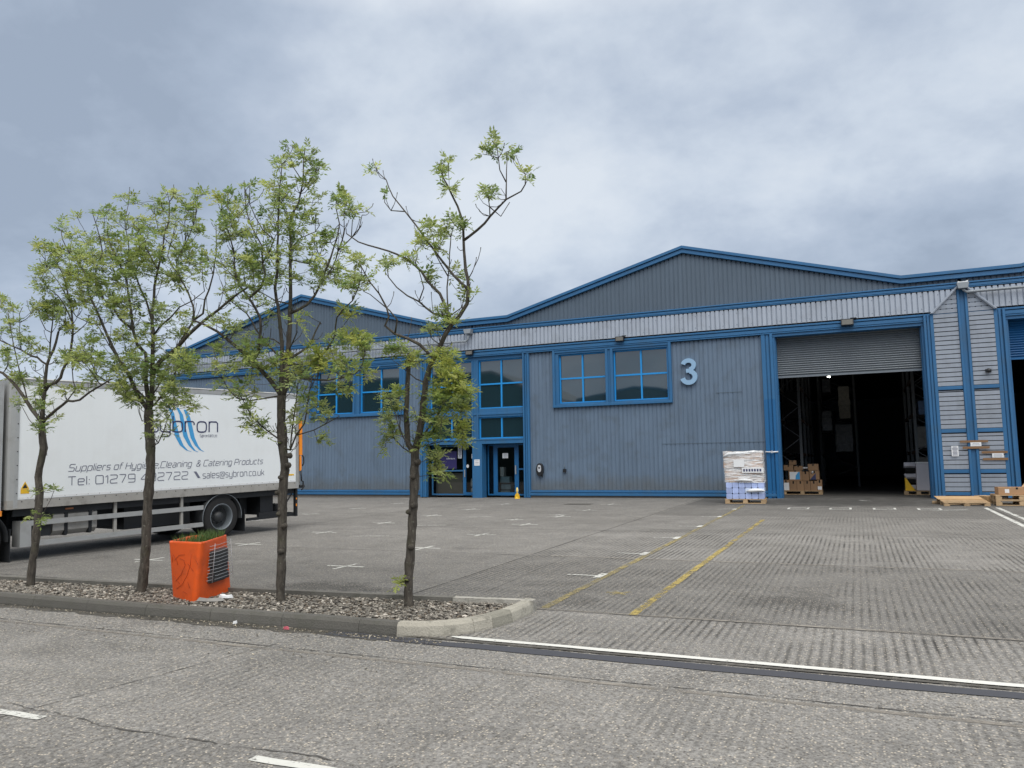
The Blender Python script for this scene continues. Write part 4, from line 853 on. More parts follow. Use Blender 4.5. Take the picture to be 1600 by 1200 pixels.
while x < 1.9: b.lathe([(0, -.006), (.009, -.004), (.011, 0)], (x, -.0125, 1.055), 'y', 6); b.lathe([(0, -.005), (.006, -.003), (.008, 0)], (x + .1, -.0005, 1.115), 'y', 6); x += .21
b.build('rivet', MT['black'], br_)
b = MB(); b.box(-4.25, 1.92, -.003, -.0005, 1.095, 1.135); b.build('kick_strip', MT['paper'], tk)
b = MB(); pr = [(-4.27, -.014), (-4.33, -.014), (-4.40, .0), (-4.43, .03), (-4.44, .08), (-4.44, .2), (-4.27, .2)]; b.prism(pr, .93, 3.2, axis='z'); b.prism([(x_, W_ - y_) for x_, y_ in pr][::-1], .93, 3.2, axis='z'); b.box(-4.43, -4.28, .2, W_ - .2, .95, 3.18); b.build('corner_post', MT['alu'], tk)
b = MB(); z = 1.2
while z < 3.1: b.lathe([(0, -.006), (.010, -.004), (.012, 0)], (-4.29, -.0145, z), 'y', 6); z += .24
b.build('rivet', MT['black'], tk)
b = MB(); b.box(1.94, 2.02, -.014, .09, .93, 3.19); b.box(1.94, 2.02, W_ - .09, W_ + .014, .93, 3.19); b.box(1.94, 2.02, .09, W_ - .09, 3.08, 3.19); b.box(1.95, 2.0, .09, W_ - .09, 1.09, 3.08); b.build('rear_frame', MT['alu'], tk)
b = MB(); b.box(2.05, 2.12, .06, W_ - .06, .97, 2.62); b.build('tail_lift', MT['rail'], tk)
b = MB(); b.cbox(2.06, 2.15, -.01, .05, 1.72, 2.56, .01); b.cbox(2.07, 2.13, -.01, .04, 1.34, 1.71, .015); b.build('warning_strip', MT['amber'], tk)
b = MB(); b.tube([(2.16, .01, 1.72), (2.2, .01, 1.66), (2.2, .01, 1.52), (2.16, .01, 1.46)], .018, 6); b.tube([(2.1, .0, 1.36), (2.12, 0, 1.1), (2.17, 0, 1.08), (2.18, 0, .93), (2.12, 0, .88)], .02, 6); b.cbox(2.08, 2.22, 0, .1, .93, 1.0, .02); b.build('lift_linkage', MT['black'], tk)
# chassis
b = MB()
for y in (.78, 1.56): b.box(-6.3, 1.9, y, y + .08, .66, .90)
for x in (-3.6, -2.2, -.9, .6, 1.6): b.box(x, x + .08, .86, 1.56, .7, .86)
x = -4.3
while x < 1.9: b.box(x, x + .06, .05, W_ - .05, .905, .995); x += .42
b.box(-4.3, 1.95, .08, .14, .80, .925); b.box(-4.2, -1.2, .5, .78, .45, .85); b.box(-2.2, -.75, .25, 2.1, .36, .82); b.build('chassis', MT['black'], tk)
b = MB(); b.tube([(-2.3, 1.2, .55), (-.1, 1.2, .47)], .05, 8); b.tube([(-.12, .2, .44), (-.12, 2.2, .44)], .07, 10); b.lathe([(.0, -.16), (.16, -.12), (.2, 0), (.16, .12), (0, .16)], (-.12, 1.2, .45), 'y', 16); b.build('axle', MT['black'], tk)
b = MB(); b.box(.75, .95, .55, 1.9, .40, .80); b.box(1.05, 1.42, .2, 1.1, .38, .92); b.box(.62, 2.0, .10, .16, .27, .33); b.box(.95, 1.75, .12, .20, .33, .42); b.box(1.97, 2.03, .04, .12, .26, .93); b.box(1.97, 2.03, W_ - .12, W_ - .04, .26, .93); b.box(1.97, 2.03, .12, W_ - .12, .26, .35)
b.tube([(1.45, .2, .6), (1.6, .12, .48), (1.75, .1, .62), (1.9, .1, .8)], .018, 6); b.lathe([(.0, -.35), (.14, -.35), (.14, .25), (0, .25)], (1.72, .55, .44), 'y', 14); b.build('lift_frame', MT['black'], tk)
b = MB(); b.box(1.975, 2.0, .028, .039, .50, .56); b.build('side_marker', MT['amber'], tk); b = MB(); b.box(1.975, 2.0, .028, .039, .66, .7); b.build('side_marker', MT['amber'], tk)
# fuel tank and steps
b = MB(); b.cbox(-3.62, -2.82, .10, .62, .40, .86, .09); ft = b.build('fuel_tank', MT['rail'], tk)
b = MB()
for x in (-3.42, -2.98): b.cbox(x, x + .06, .09, .63, .39, .87, .09)
b.build('strap', MT['black'], ft)
b = MB(); b.cbox(-3.98, -3.66, .08, .6, .42, .84, .02); b.build('battery_box', MT['black'], tk)
b = MB(); b.lathe([(.12, 0), (.12, .6)], (-.75, .3, .5), 'y', 14); b.build('air_tank', MT['black'], tk)
# side guards
b = MB()
for z0, z1 in ((.625, .715), (.27, .36)): b.box(-4.19, -.58, .02, .045, z0, z1)
b.box(-4.20, -4.02, .018, .30, .27, .715); sgd = b.build('side_guard', MT['alu'], tk)
b = MB()
for x in (-2.52, -1.10): b.box(x, x + .055, .046, .09, .27, .93)
b.build('bracket', MT['rail'], sgd)
b = MB()
for z0, z1 in ((.625, .715), (.27, .36)): b.box(-4.19, -.58, W_ - .045, W_ - .02, z0, z1)
b.build('side_guard', MT['alu'], tk)
# wheels
MT['hub'] = pm('dark_grey_hub', (.045, .048, .052), .45, .2, .2, 8)
def wheel(s_, y0, sgn, dual):
    t = MB(); w_ = .24; rr = .445; prof = [(.27, 0), (.33, .005), (.40, .0), (.43, .02), (rr, .06), (rr, w_ - .06), (.43, w_ - .02), (.40, w_), (.27, w_)]
    t.lathe([(r, h * sgn) for r, h in prof], (s_, y0, .43), 'y', 40)
    if dual: t.lathe([(r, (h + .3) * sgn) for r, h in prof], (s_, y0, .43), 'y', 40)
    wo_ = t.build('wheel', MT['tyre'], tk)
    r_ = MB(); dp = .16 if dual else .02
    r_.lathe([(.285, .0), (.275, -.008), (.262, .01), (.25, .06), (.245, dp)], (s_, y0 if sgn > 0 else y0, .43), 'y', 36) if sgn > 0 else r_.lathe([(.285, .0), (.275, .008), (.262, -.01), (.25, -.06), (.245, -dp)], (s_, y0, .43), 'y', 36)
    r_.build('rim', MT['shutter'], wo_)
    h_ = MB(); h_.lathe([(.246, dp * sgn), (.17, (dp + .015) * sgn), (.12, (dp - .02) * sgn), (.10, (dp - .10) * sgn), (.0, (dp - .11) * sgn)], (s_, y0, .43), 'y', 30)
    for k in range(8): a = k * math.pi / 4; h_.lathe([(.0, (dp - .045) * sgn), (.018, (dp - .04) * sgn), (.02, dp * sgn)], (s_ + .145 * math.cos(a), y0, .43 + .145 * math.sin(a)), 'y', 6)
    h_.build('hub', MT['hub'], wo_)
for s_, dual in ((-.10, True), (-4.90, False)): wheel(s_, .06, 1, dual); wheel(s_, W_ - .06, -1, dual)
# mudguards
def mudguard(s_, r, a0, a1, y0, y1, edge):
    b = MB(); n = 20; vs = []
    for k in range(n + 1):
        a = R(a0 + (a1 - a0) * k / n)
        for rr, yy in ((r, y0), (r, y1), (r + .02, y1), (r + .02, y0)): vs.append((s_ + rr * math.cos(a), yy, .43 + rr * math.sin(a)))
    b.add(vs, [(4 * k + j, 4 * k + 4 + j, 4 * k + 4 + (j + 1) % 4, 4 * k + (j + 1) % 4) for k in range(n) for j in range(4)], None, True); mg = b.build('mudguard', MT['black'], tk)
    if edge: b = MB(); b.tube([(s_ + (r + .01) * math.cos(R(a0 + (a1 - a0) * k / n)), y0 - .004, .43 + (r + .01) * math.sin(R(a0 + (a1 - a0) * k / n))) for k in range(n + 1)], .009, 6); b.build('edge_trim', MT['shutter'], mg)
mudguard(-.10, .485, -8, 192, .03, .62, True); mudguard(-.10, .485, -8, 192, W_ - .62, W_ - .03, True); mudguard(-4.90, .50, -5, 185, .02, .40, False); mudguard(-4.90, .50, -5, 185, W_ - .4, W_ - .02, False)
b = MB(); b.box(.50, .515, .06, .60, .06, .55); b.box(.50, .515, W_ - .6, W_ - .06, .06, .55); b.build('mud_flap', MT['black'], tk)
b = MB(); b.box(-4.36, -4.345, .03, .42, .03, .60); b.build('mud_flap', MT['black'], tk)
# cab
MT['cabw'] = pm('cab_paint', (.62, .66, .66), .3, 0, .04, 1)
cb_ = MB(); cpts = [(-4.78, .62), (-4.78, 2.55), (-4.95, 2.68), (-6.05, 2.66), (-6.42, 2.35), (-6.62, 1.55), (-6.68, .95), (-6.66, .42), (-5.45, .42), (-5.42, .8), (-5.2, .98), (-4.9, .98)]
cb_.prism(cpts, .03, W_ - .03); cab = cb_.build('cab', MT['cabw'], tk, bevel=.03)
b = MB(); b.prism([(-5.1, 1.45), (-5.1, 2.35), (-5.95, 2.35), (-6.25, 1.45)], .022, .028); b.prism([(-5.1, 1.45), (-5.1, 2.35), (-5.95, 2.35), (-6.25, 1.45)], W_ - .028, W_ - .022); b.build('window', MT['glass'], cab)
b = MB(); b.add([(-6.64, .2, 1.55), (-6.64, W_ - .2, 1.55), (-6.44, W_ - .25, 2.33), (-6.44, .25, 2.33)], [(0, 1, 2, 3)]); b.build('windscreen', MT['glass'], cab)
for y in (.1, W_ - .5): b = MB(); b.cbox(-6.72, -6.66, y, y + .4, .7, .92, .02); b.build('headlight', MT['lampglass'], cab)
b = MB(); b.prism([(-4.46, -0) if False else (-4.50, .92), (-4.50, 3.12), (-4.62, 3.16), (-4.95, 2.95), (-5.3, 2.7), (-4.84, 2.6), (-4.80, .92)], .05, .11); b.prism([(-4.50, .92), (-4.50, 3.12), (-4.62, 3.16), (-4.95, 2.95), (-5.3, 2.7), (-4.84, 2.6), (-4.80, .92)], W_ - .11, W_ - .05); b.prism([(-4.6, 2.7), (-4.6, 3.15), (-5.9, 2.75), (-5.9, 2.68)], .12, W_ - .12); b.build('air_deflector', MT['alu'], cab)
b = MB(); b.box(-6.3, -6.25, -.25, .02, 2.3, 2.33); b.cbox(-6.36, -6.24, -.32, -.12, 1.75, 2.3, .02); b.build('mirror', MT['black'], cab)
b = MB(); b.cbox(-4.58, -4.50, .0, .05, .83, .92, .01); b.build('side_marker', MT['amber'], tk)
b = MB(); b.box(-3.42, -3.28, .06, .08, .855, .885); b.build('side_marker', pm('dull_orange_lens', (.35, .13, .05), .5), tk)
# lettering on the side panel: an extended squarish stroke alphabet
x_ = .72
GL = {'S': (.8, [[(.8, 1), (0, 1), (0, .53), (.8, .49), (.8, 0), (0, 0)]]), 'u': (.66, [[(0, x_), (0, 0), (.66, 0), (.66, x_)]]), 'p': (.66, [[(0, -.25), (0, x_), (.66, x_), (.66, 0), (0, 0)]]), 'l': (.02, [[(0, 0), (0, 1)]]),
 'i': (.02, [[(0, 0), (0, x_)], [(0, .9), (0, 1)]]), 'e': (.66, [[(0, .37), (.66, .37), (.66, x_), (0, x_), (0, 0), (.64, 0)]]), 'r': (.40, [[(0, 0), (0, x_), (.42, x_)]]), 's': (.58, [[(.58, x_), (0, x_), (0, .38), (.58, .34), (.58, 0), (0, 0)]]),
 'o': (.68, [[(.34, 0), (0, 0), (0, x_), (.68, x_), (.68, 0), (.34, 0)]]), 'f': (.36, [[(.08, 0), (.08, 1), (.4, 1)], [(-.06, .68), (.34, .68)]]), 'H': (.8, [[(0, 0), (0, 1)], [(.8, 0), (.8, 1)], [(0, .5), (.8, .5)]]),
 'y': (.66, [[(0, x_), (0, 0), (.64, 0)], [(.66, x_), (.66, -.25), (.05, -.25)]]), 'g': (.66, [[(.64, 0), (0, 0), (0, x_), (.66, x_), (.66, -.25), (.05, -.25)]]), 'n': (.66, [[(0, 0), (0, x_), (.66, x_), (.66, 0)]]), ',': (.04, [[(.05, .1), (-.02, -.16)]]),
 'C': (.8, [[(.8, 1), (0, 1), (0, 0), (.8, 0)]]), 'a': (.62, [[(.05, x_), (.62, x_), (.62, 0), (0, 0), (0, .38), (.62, .38)]]), '&': (.75, [[(.75, 0), (.1, .7), (.1, 1), (.52, 1), (.52, .7), (0, .4), (0, 0), (.5, 0), (.75, .42)]]),
 't': (.34, [[(.08, .98), (.08, 0), (.36, 0)], [(-.06, x_), (.34, x_)]]), 'P': (.78, [[(0, 0), (0, 1), (.78, 1), (.78, .44), (0, .44)]]), 'd': (.66, [[(.66, 1), (.66, 0), (0, 0), (0, x_), (.66, x_)]]), 'c': (.6, [[(.6, x_), (0, x_), (0, 0), (.6, 0)]]),
 'T': (.8, [[(0, 1), (.8, 1)], [(.4, 1), (.4, 0)]]), ':': (.04, [[(0, 0), (0, .12)], [(0, .52), (0, .64)]]), '0': (.84, [[(.42, 0), (0, 0), (0, 1), (.84, 1), (.84, 0), (.42, 0)]]), '1': (.28, [[(0, .78), (.25, 1), (.25, 0)]]),
 '2': (.8, [[(0, 1), (.8, 1), (.8, .56), (0, .42), (0, 0), (.82, 0)]]), '7': (.8, [[(0, 1), (.8, 1), (.3, 0)]]), '9': (.8, [[(.8, .42), (0, .42), (0, 1), (.8, 1), (.8, 0), (0, 0)]]), '4': (.84, [[(.62, 0), (.62, 1), (0, .27), (.84, .27)]]),
 '3': (.8, [[(0, 1), (.8, 1), (.8, 0), (0, 0)], [(.2, .52), (.8, .52)]]), '@': (1., [[(.7, .6), (.3, .6), (.3, .18), (.7, .18), (.7, .62)], [(.7, .18), (1, .18), (1, .86), (0, .86), (0, -.12), (.95, -.12)]]), '.': (.04, [[(0, 0), (0, .12)]]),
 'k': (.62, [[(0, 0), (0, 1)], [(0, .33), (.28, .36), (.6, x_)], [(.28, .36), (.64, 0)]]), 'b': (.66, [[(0, 1), (0, 0), (.66, 0), (.66, x_), (0, x_)]]), '(': (.2, [[(.2, 1.08), (0, .85), (0, .1), (.2, -.12)]]), ')': (.2, [[(0, 1.08), (.2, .85), (.2, .1), (0, -.12)]]),
 'U': (.8, [[(0, 1), (0, 0), (.8, 0), (.8, 1)]]), 'K': (.8, [[(0, 0), (0, 1)], [(0, .45), (.3, .5), (.75, 1)], [(.3, .5), (.8, 0)]]), 'L': (.7, [[(0, 1), (0, 0), (.7, 0)]])}
def roundpath(P, r=.16):
    out = [P[0]]
    for a, p, c in zip(P[:-2], P[1:-1], P[2:]):
        la, lc = math.dist(a, p), math.dist(c, p); ra, rc = min(r, la * .45), min(r, lc * .45)
        q0 = (p[0] + (a[0] - p[0]) * ra / la, p[1] + (a[1] - p[1]) * ra / la); q1 = (p[0] + (c[0] - p[0]) * rc / lc, p[1] + (c[1] - p[1]) * rc / lc)
        for k in range(5): t = k / 4; out.append((q0[0] * (1 - t) ** 2 + p[0] * 2 * t * (1 - t) + q1[0] * t * t, q0[1] * (1 - t) ** 2 + p[1] * 2 * t * (1 - t) + q1[1] * t * t))
    return out + [P[-1]]
def lett(s, s0, s1, z0, cap, m, wd=.13, shear=0, gap=.26):
    adv = 0; it = []
    for ch in s:
        if ch == ' ': adv += .42; continue
        it.append((adv, GL[ch])); adv += GL[ch][0] + gap
    sx = (s1 - s0) / (adv - gap); mb = MB()
    for a0, (_, paths) in it:
        for P in paths:
            Q = [(s0 + (a0 + x) * sx + y * cap * shear, z0 + y * cap) for x, y in roundpath(P)]; n = len(Q); vs = []
            for i, p in enumerate(Q):
                t = (Vector(Q[min(i + 1, n - 1)]) - Vector(Q[max(i - 1, 0)])).normalized(); nn = Vector((-t.y, t.x)) * wd * cap / 2; vs += [(p[0] + nn.x, -.004, p[1] + nn.y), (p[0] - nn.x, -.004, p[1] - nn.y)]
            mb.add(vs, [(2 * i, 2 * i + 1, 2 * i + 3, 2 * i + 2) for i in range(n - 1)])
    return mb.build('lettering', MT[m], tk)
lett('Suppliers of Hygiene,Cleaning  & Catering Products', -3.42, .94, 1.545, .125, 'grey_txt', .105, .28)
lett('Tel: 01279 432722', -3.42, -.98, 1.29, .155, 'grey_txt', .10)
lett('sales@sybron.co.uk', -.62, .99, 1.285, .135, 'grey_txt', .10)
b = MB(); b.prism([(-.84, 1.44), (-.78, 1.44), (-.68, 1.30), (-.74, 1.30)], -.005, -.001); b.build('lettering', MT['grey_txt'], tk)
lett('Sybron (UK) Ltd', -.70, -.28, 2.165, .055, 'grey_txt', .12)
# 'sybron' drawn with rounded strokes
def stroke(mb, P, w_, z0=0):
    n = len(P); vs = []
    for i, p in enumerate(P):
        a = Vector(P[max(i - 1, 0)]); c = Vector(P[min(i + 1, n - 1)]); t = (c - a).normalized(); nn = Vector((-t.y, t.x)) * w_ / 2
        vs += [(p[0] + nn.x, -.0065, p[1] + nn.y), (p[0] - nn.x, -.0065, p[1] - nn.y)]
    mb.add(vs, [(2 * i, 2 * i + 1, 2 * i + 3, 2 * i + 2) for i in range(n - 1)])
def rbox(x0, x1, z0, z1, r, a0=0, a1=360, n=28):
    out = []
    for k in range(n + 1):
        a = R(a0 + (a1 - a0) * k / n); c, s_ = math.cos(a), math.sin(a); p = 3.2
        out.append(((x0 + x1) / 2 + (x1 - x0) / 2 * math.copysign(abs(c) ** (2 / p), c), (z0 + z1) / 2 + (z1 - z0) / 2 * math.copysign(abs(s_) ** (2 / p), s_)))
    return out
b = MB(); zb_, zt_, sw_ = 2.27, 2.49, .028; lw = .255
def X(i): return -1.90 + i * .283
# s
x = X(0); stroke(b, [(x + .24, zt_)] + [(x + .04, zt_), (x + .01, zt_ - .03), (x + .01, 2.40), (x + .04, 2.385), (x + .2, 2.375), (x + .235, 2.35), (x + .235, zb_ + .03), (x + .2, zb_), (x, zb_)], sw_)
x = X(1); stroke(b, [(x, zt_), (x, zb_ + .05), (x + .03, zb_ + .01), (x + .22, zb_)], sw_); stroke(b, [(x + .22, zt_), (x + .22, zb_ - .06), (x + .19, zb_ - .09), (x + .02, zb_ - .09)], sw_)
x = X(2); stroke(b, [(x, 2.60), (x, zb_)], sw_); stroke(b, rbox(x, x + .22, zb_, zt_, .03), sw_)
x = X(3); stroke(b, [(x, zt_ + .01), (x, zb_)], sw_); stroke(b, [(x, zt_ - .04), (x + .03, zt_), (x + .18, zt_), (x + .21, zt_ - .03), (x + .21, zt_ - .07)], sw_)
x = X(4) - .0; stroke(b, rbox(x, x + .225, zb_, zt_, .03), sw_)
x = X(5) + .01; stroke(b, [(x, zt_ + .01), (x, zb_)], sw_); stroke(b, [(x, zt_ - .04), (x + .03, zt_), (x + .18, zt_), (x + .21, zt_ - .03), (x + .21, zb_)], sw_)
b.build('lettering', MT['navy'], tk)
b = MB()
def side_px(px, py):
    r_ = Vector(ray(px, py)); inv = TM.inverted(); o_ = inv @ Vector((0, 0, ZC)); d_ = inv.to_3x3() @ r_; t = -o_.y / d_.y; q = o_ + d_ * t; return q.x, q.z
for cl, wd in (([(262, 633), (269, 645), (273, 665), (277, 682), (284, 696), (292, 703.5), (301, 706.5)], (2.5, 5.5, 6.5, 7, 5.5, 3, .8)), ([(277, 637), (283, 648), (286, 665), (290, 682), (297, 696), (304, 704), (311, 707)], (3.5, 5.5, 6.5, 7, 5, 3, .8)), ([(289, 640), (294, 652), (297.5, 668), (301, 684), (307, 696), (313, 703), (320, 706.5)], (4.5, 6, 6.5, 6.5, 5, 3, .8))):
    P = []
    for (x0, y0), (x1, y1), w0, w1 in zip(cl[:-1], cl[1:], wd[:-1], wd[1:]):
        for k in range(4): t = k / 4; P.append((x0 + (x1 - x0) * t, y0 + (y1 - y0) * t, w0 + (w1 - w0) * t))
    vs = []
    for x, y, w0 in P: a = side_px(x - w0 / 2, y); c = side_px(x + w0 / 2, y); vs += [(a[0], -.0035, a[1]), (c[0], -.0035, c[1])]
    b.add(vs, [(2 * i, 2 * i + 1, 2 * i + 3, 2 * i + 2) for i in range(len(P) - 1)])
b.build('wave_emblem', MT['sky_blue'], tk)
b = MB(); b.prism([(-4.22, 1.27), (-4.08, 1.27), (-4.15, 1.40)], -.004, -.001); b.build('warning_sticker', MT['yellow'], tk)
b = MB(); b.prism([(-4.19, 1.285), (-4.11, 1.285), (-4.15, 1.365)], -.006, -.0045); b.build('sticker_symbol', MT['black'], tk)
b = MB(); b.box(-4.22, -4.08, -.004, -.001, 1.19, 1.265); b.build('warning_sticker', MT['yellow'], tk)
b = MB(); b.box(1.52, 1.88, -.004, -.001, 1.24, 1.275); b.build('caution_strip', MT['yellow'], tk)
# ------------------------------------------------------------------ orange planter
pl = empty('orange_planter', (-7.1, 6.9, gz(-7.1, 6.9) + .07), 0, 'bright orange square plastic planter with a wire-covered dark insert, standing on the gravel', 'planter')
o0 = Vector((-7.1, 6.9, 0))
def q3(px, py, h): q = gnd(px, py, h); return Vector((q[0] + 7.1, q[1] - 6.9, gz(*q) + h - pl.location.z))
H_ = .73
Lb, Cb, Rb = q3(268.7, 930, .09), q3(304, 939.5, .09), q3(362, 921, .09); Bb = Lb + (Rb - Cb) * .95
Lt, Ct, Rt = q3(262.7, 846, H_), q3(317, 848, H_), q3(355.5, 835.5, H_); Bt = Vector(((Lt + (Rt - Ct) * .85).x, (Lt + (Rt - Ct) * .85).y, Lt.z))
def lerp4(u, v, b0, b1, b2, b3): return (b0 * (1 - u) + b1 * u) * (1 - v) + (b3 * (1 - u) + b2 * u) * v
def ringpts(t, inset=0, dz=0):
    # rounded-corner ring at height parameter t
    A = [Lb.lerp(Lt, t), Cb.lerp(Ct, t), Rb.lerp(Rt, t), Bb.lerp(Bt, t)]; cen = sum(A, Vector()) / 4; out = []
    A = [p + (cen - p) * inset for p in A]
    for i in range(4):
        p, a, c = A[i], A[i - 1], A[(i + 1) % 4]; r = .16 if i == 1 else .08
        for k in range(6): s_ = k / 5; q0 = p + (a - p) * r * (1 - s_); q1 = p + (c - p) * r * s_; out.append(q0.lerp(p, .0) * (1 - s_) + q1 * s_ if False else ((p + (a - p) * r) * (1 - s_) ** 2 + p * 2 * s_ * (1 - s_) + (p + (c - p) * r) * s_ ** 2) + Vector((0, 0, dz)))
    return out
b = MB(); rings = [ringpts(t) for t in (-.04, .1, .3, .5, .7, .9, .97, 1.0)] + [ringpts(1.0, .05, .004), ringpts(1.0, .07, -.02), ringpts(.86, .09)]
n = 24; vs = [p for r in rings for p in r]
b.add(vs, [(i * n + k, i * n + (k + 1) % n, (i + 1) * n + (k + 1) % n, (i + 1) * n + k) for i in range(len(rings) - 1) for k in range(n)], None, True); b.build('body', MT['orange'], pl)
# pressed scratch pattern on the left face
b = MB(); fn = (Cb - Lb).cross(Vector((0, 0, 1))).normalized()
def face(u, v): return lerp4(u, v, Lb, Cb, Ct, Lt)
for P in ([(.12, .78), (.25, .66), (.28, .58)], [(.18, .66), (.32, .76), (.5, .78)], [(.70, .80), (.70, .6), (.62, .42), (.45, .24), (.2, .14)], [(.55, .62), (.4, .42), (.2, .28)], [(.1, .4), (.25, .3), (.35, .25)], [(.82, .5), (.62, .62)], [(.85, .7), (.95, .62)], [(.1, .62), (.12, .75)], [(.66, .3), (.75, .2)], [(.5, .12), (.65, .1)], [(.35, .7), (.48, .68), (.52, .60)]):
    b.tube([face(u, v) + fn * .002 for u, v in P], .0022, 4)
b.build('scored_line', pm('darker_orange_score', (.42, .055, .01), .6), pl)
fn2 = (Rb - Cb).cross(Vector((0, 0, 1))).normalized()
def face2(u, v): return lerp4(u, v, Cb, Rb, Rt, Ct)
b = MB()
for u0, u1, v0, v1, dpt in ((.30, .86, .52, .80, .05), (.34, .88, .38, .54, .035), (.30, .84, .24, .40, .058), (.36, .8, .22, .26, .03)):
    P = [face2(u0, v0), face2(u1, v0), face2(u1, v1), face2(u0, v1)]; vs = [p - fn2 * .01 for p in P] + [p + fn2 * dpt for p in [face2(u0 + .03, v0 + .02), face2(u1 - .03, v0 + .02), face2(u1 - .03, v1 - .02), face2(u0 + .03, v1 - .02)]]
    b.add(vs, [(0, 1, 5, 4), (1, 2, 6, 5), (2, 3, 7, 6), (3, 0, 4, 7), (4, 5, 6, 7)])
b.build('dark_insert', pm('dark_rubber_insert', (.03, .03, .032), .5, 0, .3, 12, bump=.6), pl)
b = MB()
for k in range(11): v = .30 + k * .06; b.tube([face2(.22, v) + fn2 * .02, face2(.42, v + .004) + fn2 * .068, face2(.88, v + .01) + fn2 * .066, face2(.93, v + .01) + fn2 * .01], .0028, 4)
for u in (.3, .93): b.tube([face2(u, .26) + fn2 * .06, face2(u, .94) + fn2 * .06], .003, 4)
b.build('wire_grille', MT['silverp'], pl)
b = MB(); b.add([p for p in ringpts(.88, .10)], [tuple(range(24))]); b.build('soil', pm('planter_soil', (.05, .04, .03), .95), pl)
gs = MB(); rr = random.Random(8)
for k in range(1500):
    u, v = rr.uniform(.08, .96), rr.uniform(.03, .97)
    if rr.random() > (.25 + .9 * u if v > .2 else .35) or (u < .5 and v > .15 and rr.random() < .8): continue
    A = [Lb.lerp(Lt, .9), Cb.lerp(Ct, .9), Rb.lerp(Rt, .9), Bb.lerp(Bt, .9)]; p = lerp4(u, v, *A) + pl.location; h_ = rr.uniform(.08, .17); a = rr.uniform(0, 6.3); dx, dy = math.cos(a) * .005, math.sin(a) * .005; lx, ly = rr.uniform(-.05, .05), rr.uniform(-.05, .05); k_ = rr.uniform(.6, 1.3)
    gs.add([p + Vector((-dx, -dy, 0)), p + Vector((dx, dy, 0)), p + Vector((dx * .6 + lx * .4, dy * .6 + ly * .4, h_ * .6)), p + Vector((lx, ly, h_)), p + Vector((-dx * .6 + lx * .4, -dy * .6 + ly * .4, h_ * .6))], [(0, 1, 2, 4), (2, 3, 4)], (k_, k_, k_ * .9))
tag(gs.build('grass', pm('grass_blade', (.075, .13, .03), .6, tint=True)), 'tufts of green grass growing in the orange planter', kind='stuff')
# litter
def blob(name, label, cat, px, py, h, pts, m, rz=0):
    q = gnd(px, py, h); e = empty(name, (q[0], q[1], gz(*q) + h), rz, label, cat); b = MB(); r_ = random.Random(int(px)); n = len(pts)
    b.add([(x, y, 0) for x, y in pts] + [(x * .8, y * .8, .02 + r_.uniform(0, .02)) for x, y in pts], [(i, (i + 1) % n, n + (i + 1) % n, n + i) for i in range(n)] + [tuple(range(n, 2 * n))]); b.build('scrap', MT[m], e); return e
MT['pink'] = pm('faded_pink', (.55, .12, .16), .7)
blob('litter_scrap', 'faded pink scrap of litter in the gutter', 'litter', 447, 984, .0, [(-.035, 0), (-.01, -.012), (.02, -.01), (.035, .005), (.01, .01), (-.015, .015)], 'pink')
blob('litter_scrap', 'crumpled white paper in the gutter, left of the pink scrap', 'litter', 367, 975, .0, [(-.03, 0), (0, -.03), (.03, 0), (.01, .03)], 'paper')
blob('litter_scrap', 'small pale scrap in the gutter between paper and pink litter', 'litter', 413, 975, .0, [(-.025, 0), (0, -.015), (.03, 0), (.0, .02)], 'concrete')
blob('litter_scrap', 'white twisted plastic on the gravel beside the orange planter', 'litter', 352, 934, .10, [(-.09, -.01), (-.03, -.03), (.05, -.01), (.09, .03), (.03, .02), (-.04, .01)], 'paper')
blob('litter_scrap', 'dull plastic sheet under the right edge of the orange planter', 'litter', 330, 939, .09, [(-.17, -.05), (0, -.05), (.12, .04), (.1, .10), (-.1, .03)], 'rail')
e = empty('twig', (*gnd(440, 972), .0), 0, 'thin grey twig lying over the kerb beside the pink scrap', 'twig'); e.location.z = gz(e.location.x, e.location.y); b = MB(); b.tube([(-.05, .12, .13), (0, .02, .09), (.06, -.06, .012), (.07, -.1, .01)], .004, 5); b.build('stem', MT['rail'], e); b = MB(); b.tube([(0, .02, .09), (.04, .05, .1)], .003, 4); b.build('shoot', MT['rail'], e)
# ------------------------------------------------------------------ trees
def barkmat():
    m, t, bb = newmat('grey_bark'); tcn = N(t, 'ShaderNodeTexCoord'); o = tcn.outputs['Object']
    mp = N(t, 'ShaderNodeMapping'); mp.inputs['Scale'].default_value = (1, 1, .3); t.links.new(o, mp.inputs[0])
    f = noise(t, mp.outputs[0], 28, 5, .7); l = noise(t, o, 26, 4, .6); g_ = noise(t, o, 5, 3)
    c = mixc(t, ramp(t, f, [(.35, 0), (.65, 1)]), (.034, .029, .024), (.10, .088, .072))
    c = mixc(t, math_(t, 'MULTIPLY', ramp(t, l, [(.62, 0), (.70, 1)]), .55), c, (.23, .23, .19))
    c = mixc(t, math_(t, 'MULTIPLY', ramp(t, g_, [(.55, 0), (.7, 1)]), .35), c, (.075, .085, .035))
    t.links.new(c, bb.inputs['Base Color']); bb.inputs['Roughness'].default_value = .9
    bn = N(t, 'ShaderNodeBump'); bn.inputs['Strength'].default_value = .8; bn.inputs['Distance'].default_value = .012; t.links.new(f, bn.inputs['Height']); t.links.new(bn.outputs[0], bb.inputs['Normal']); return m
MT['bark'] = barkmat(); MT['twigm'] = pm('dark_twig_bark', (.055, .046, .038), .85, 0, .25, 8)
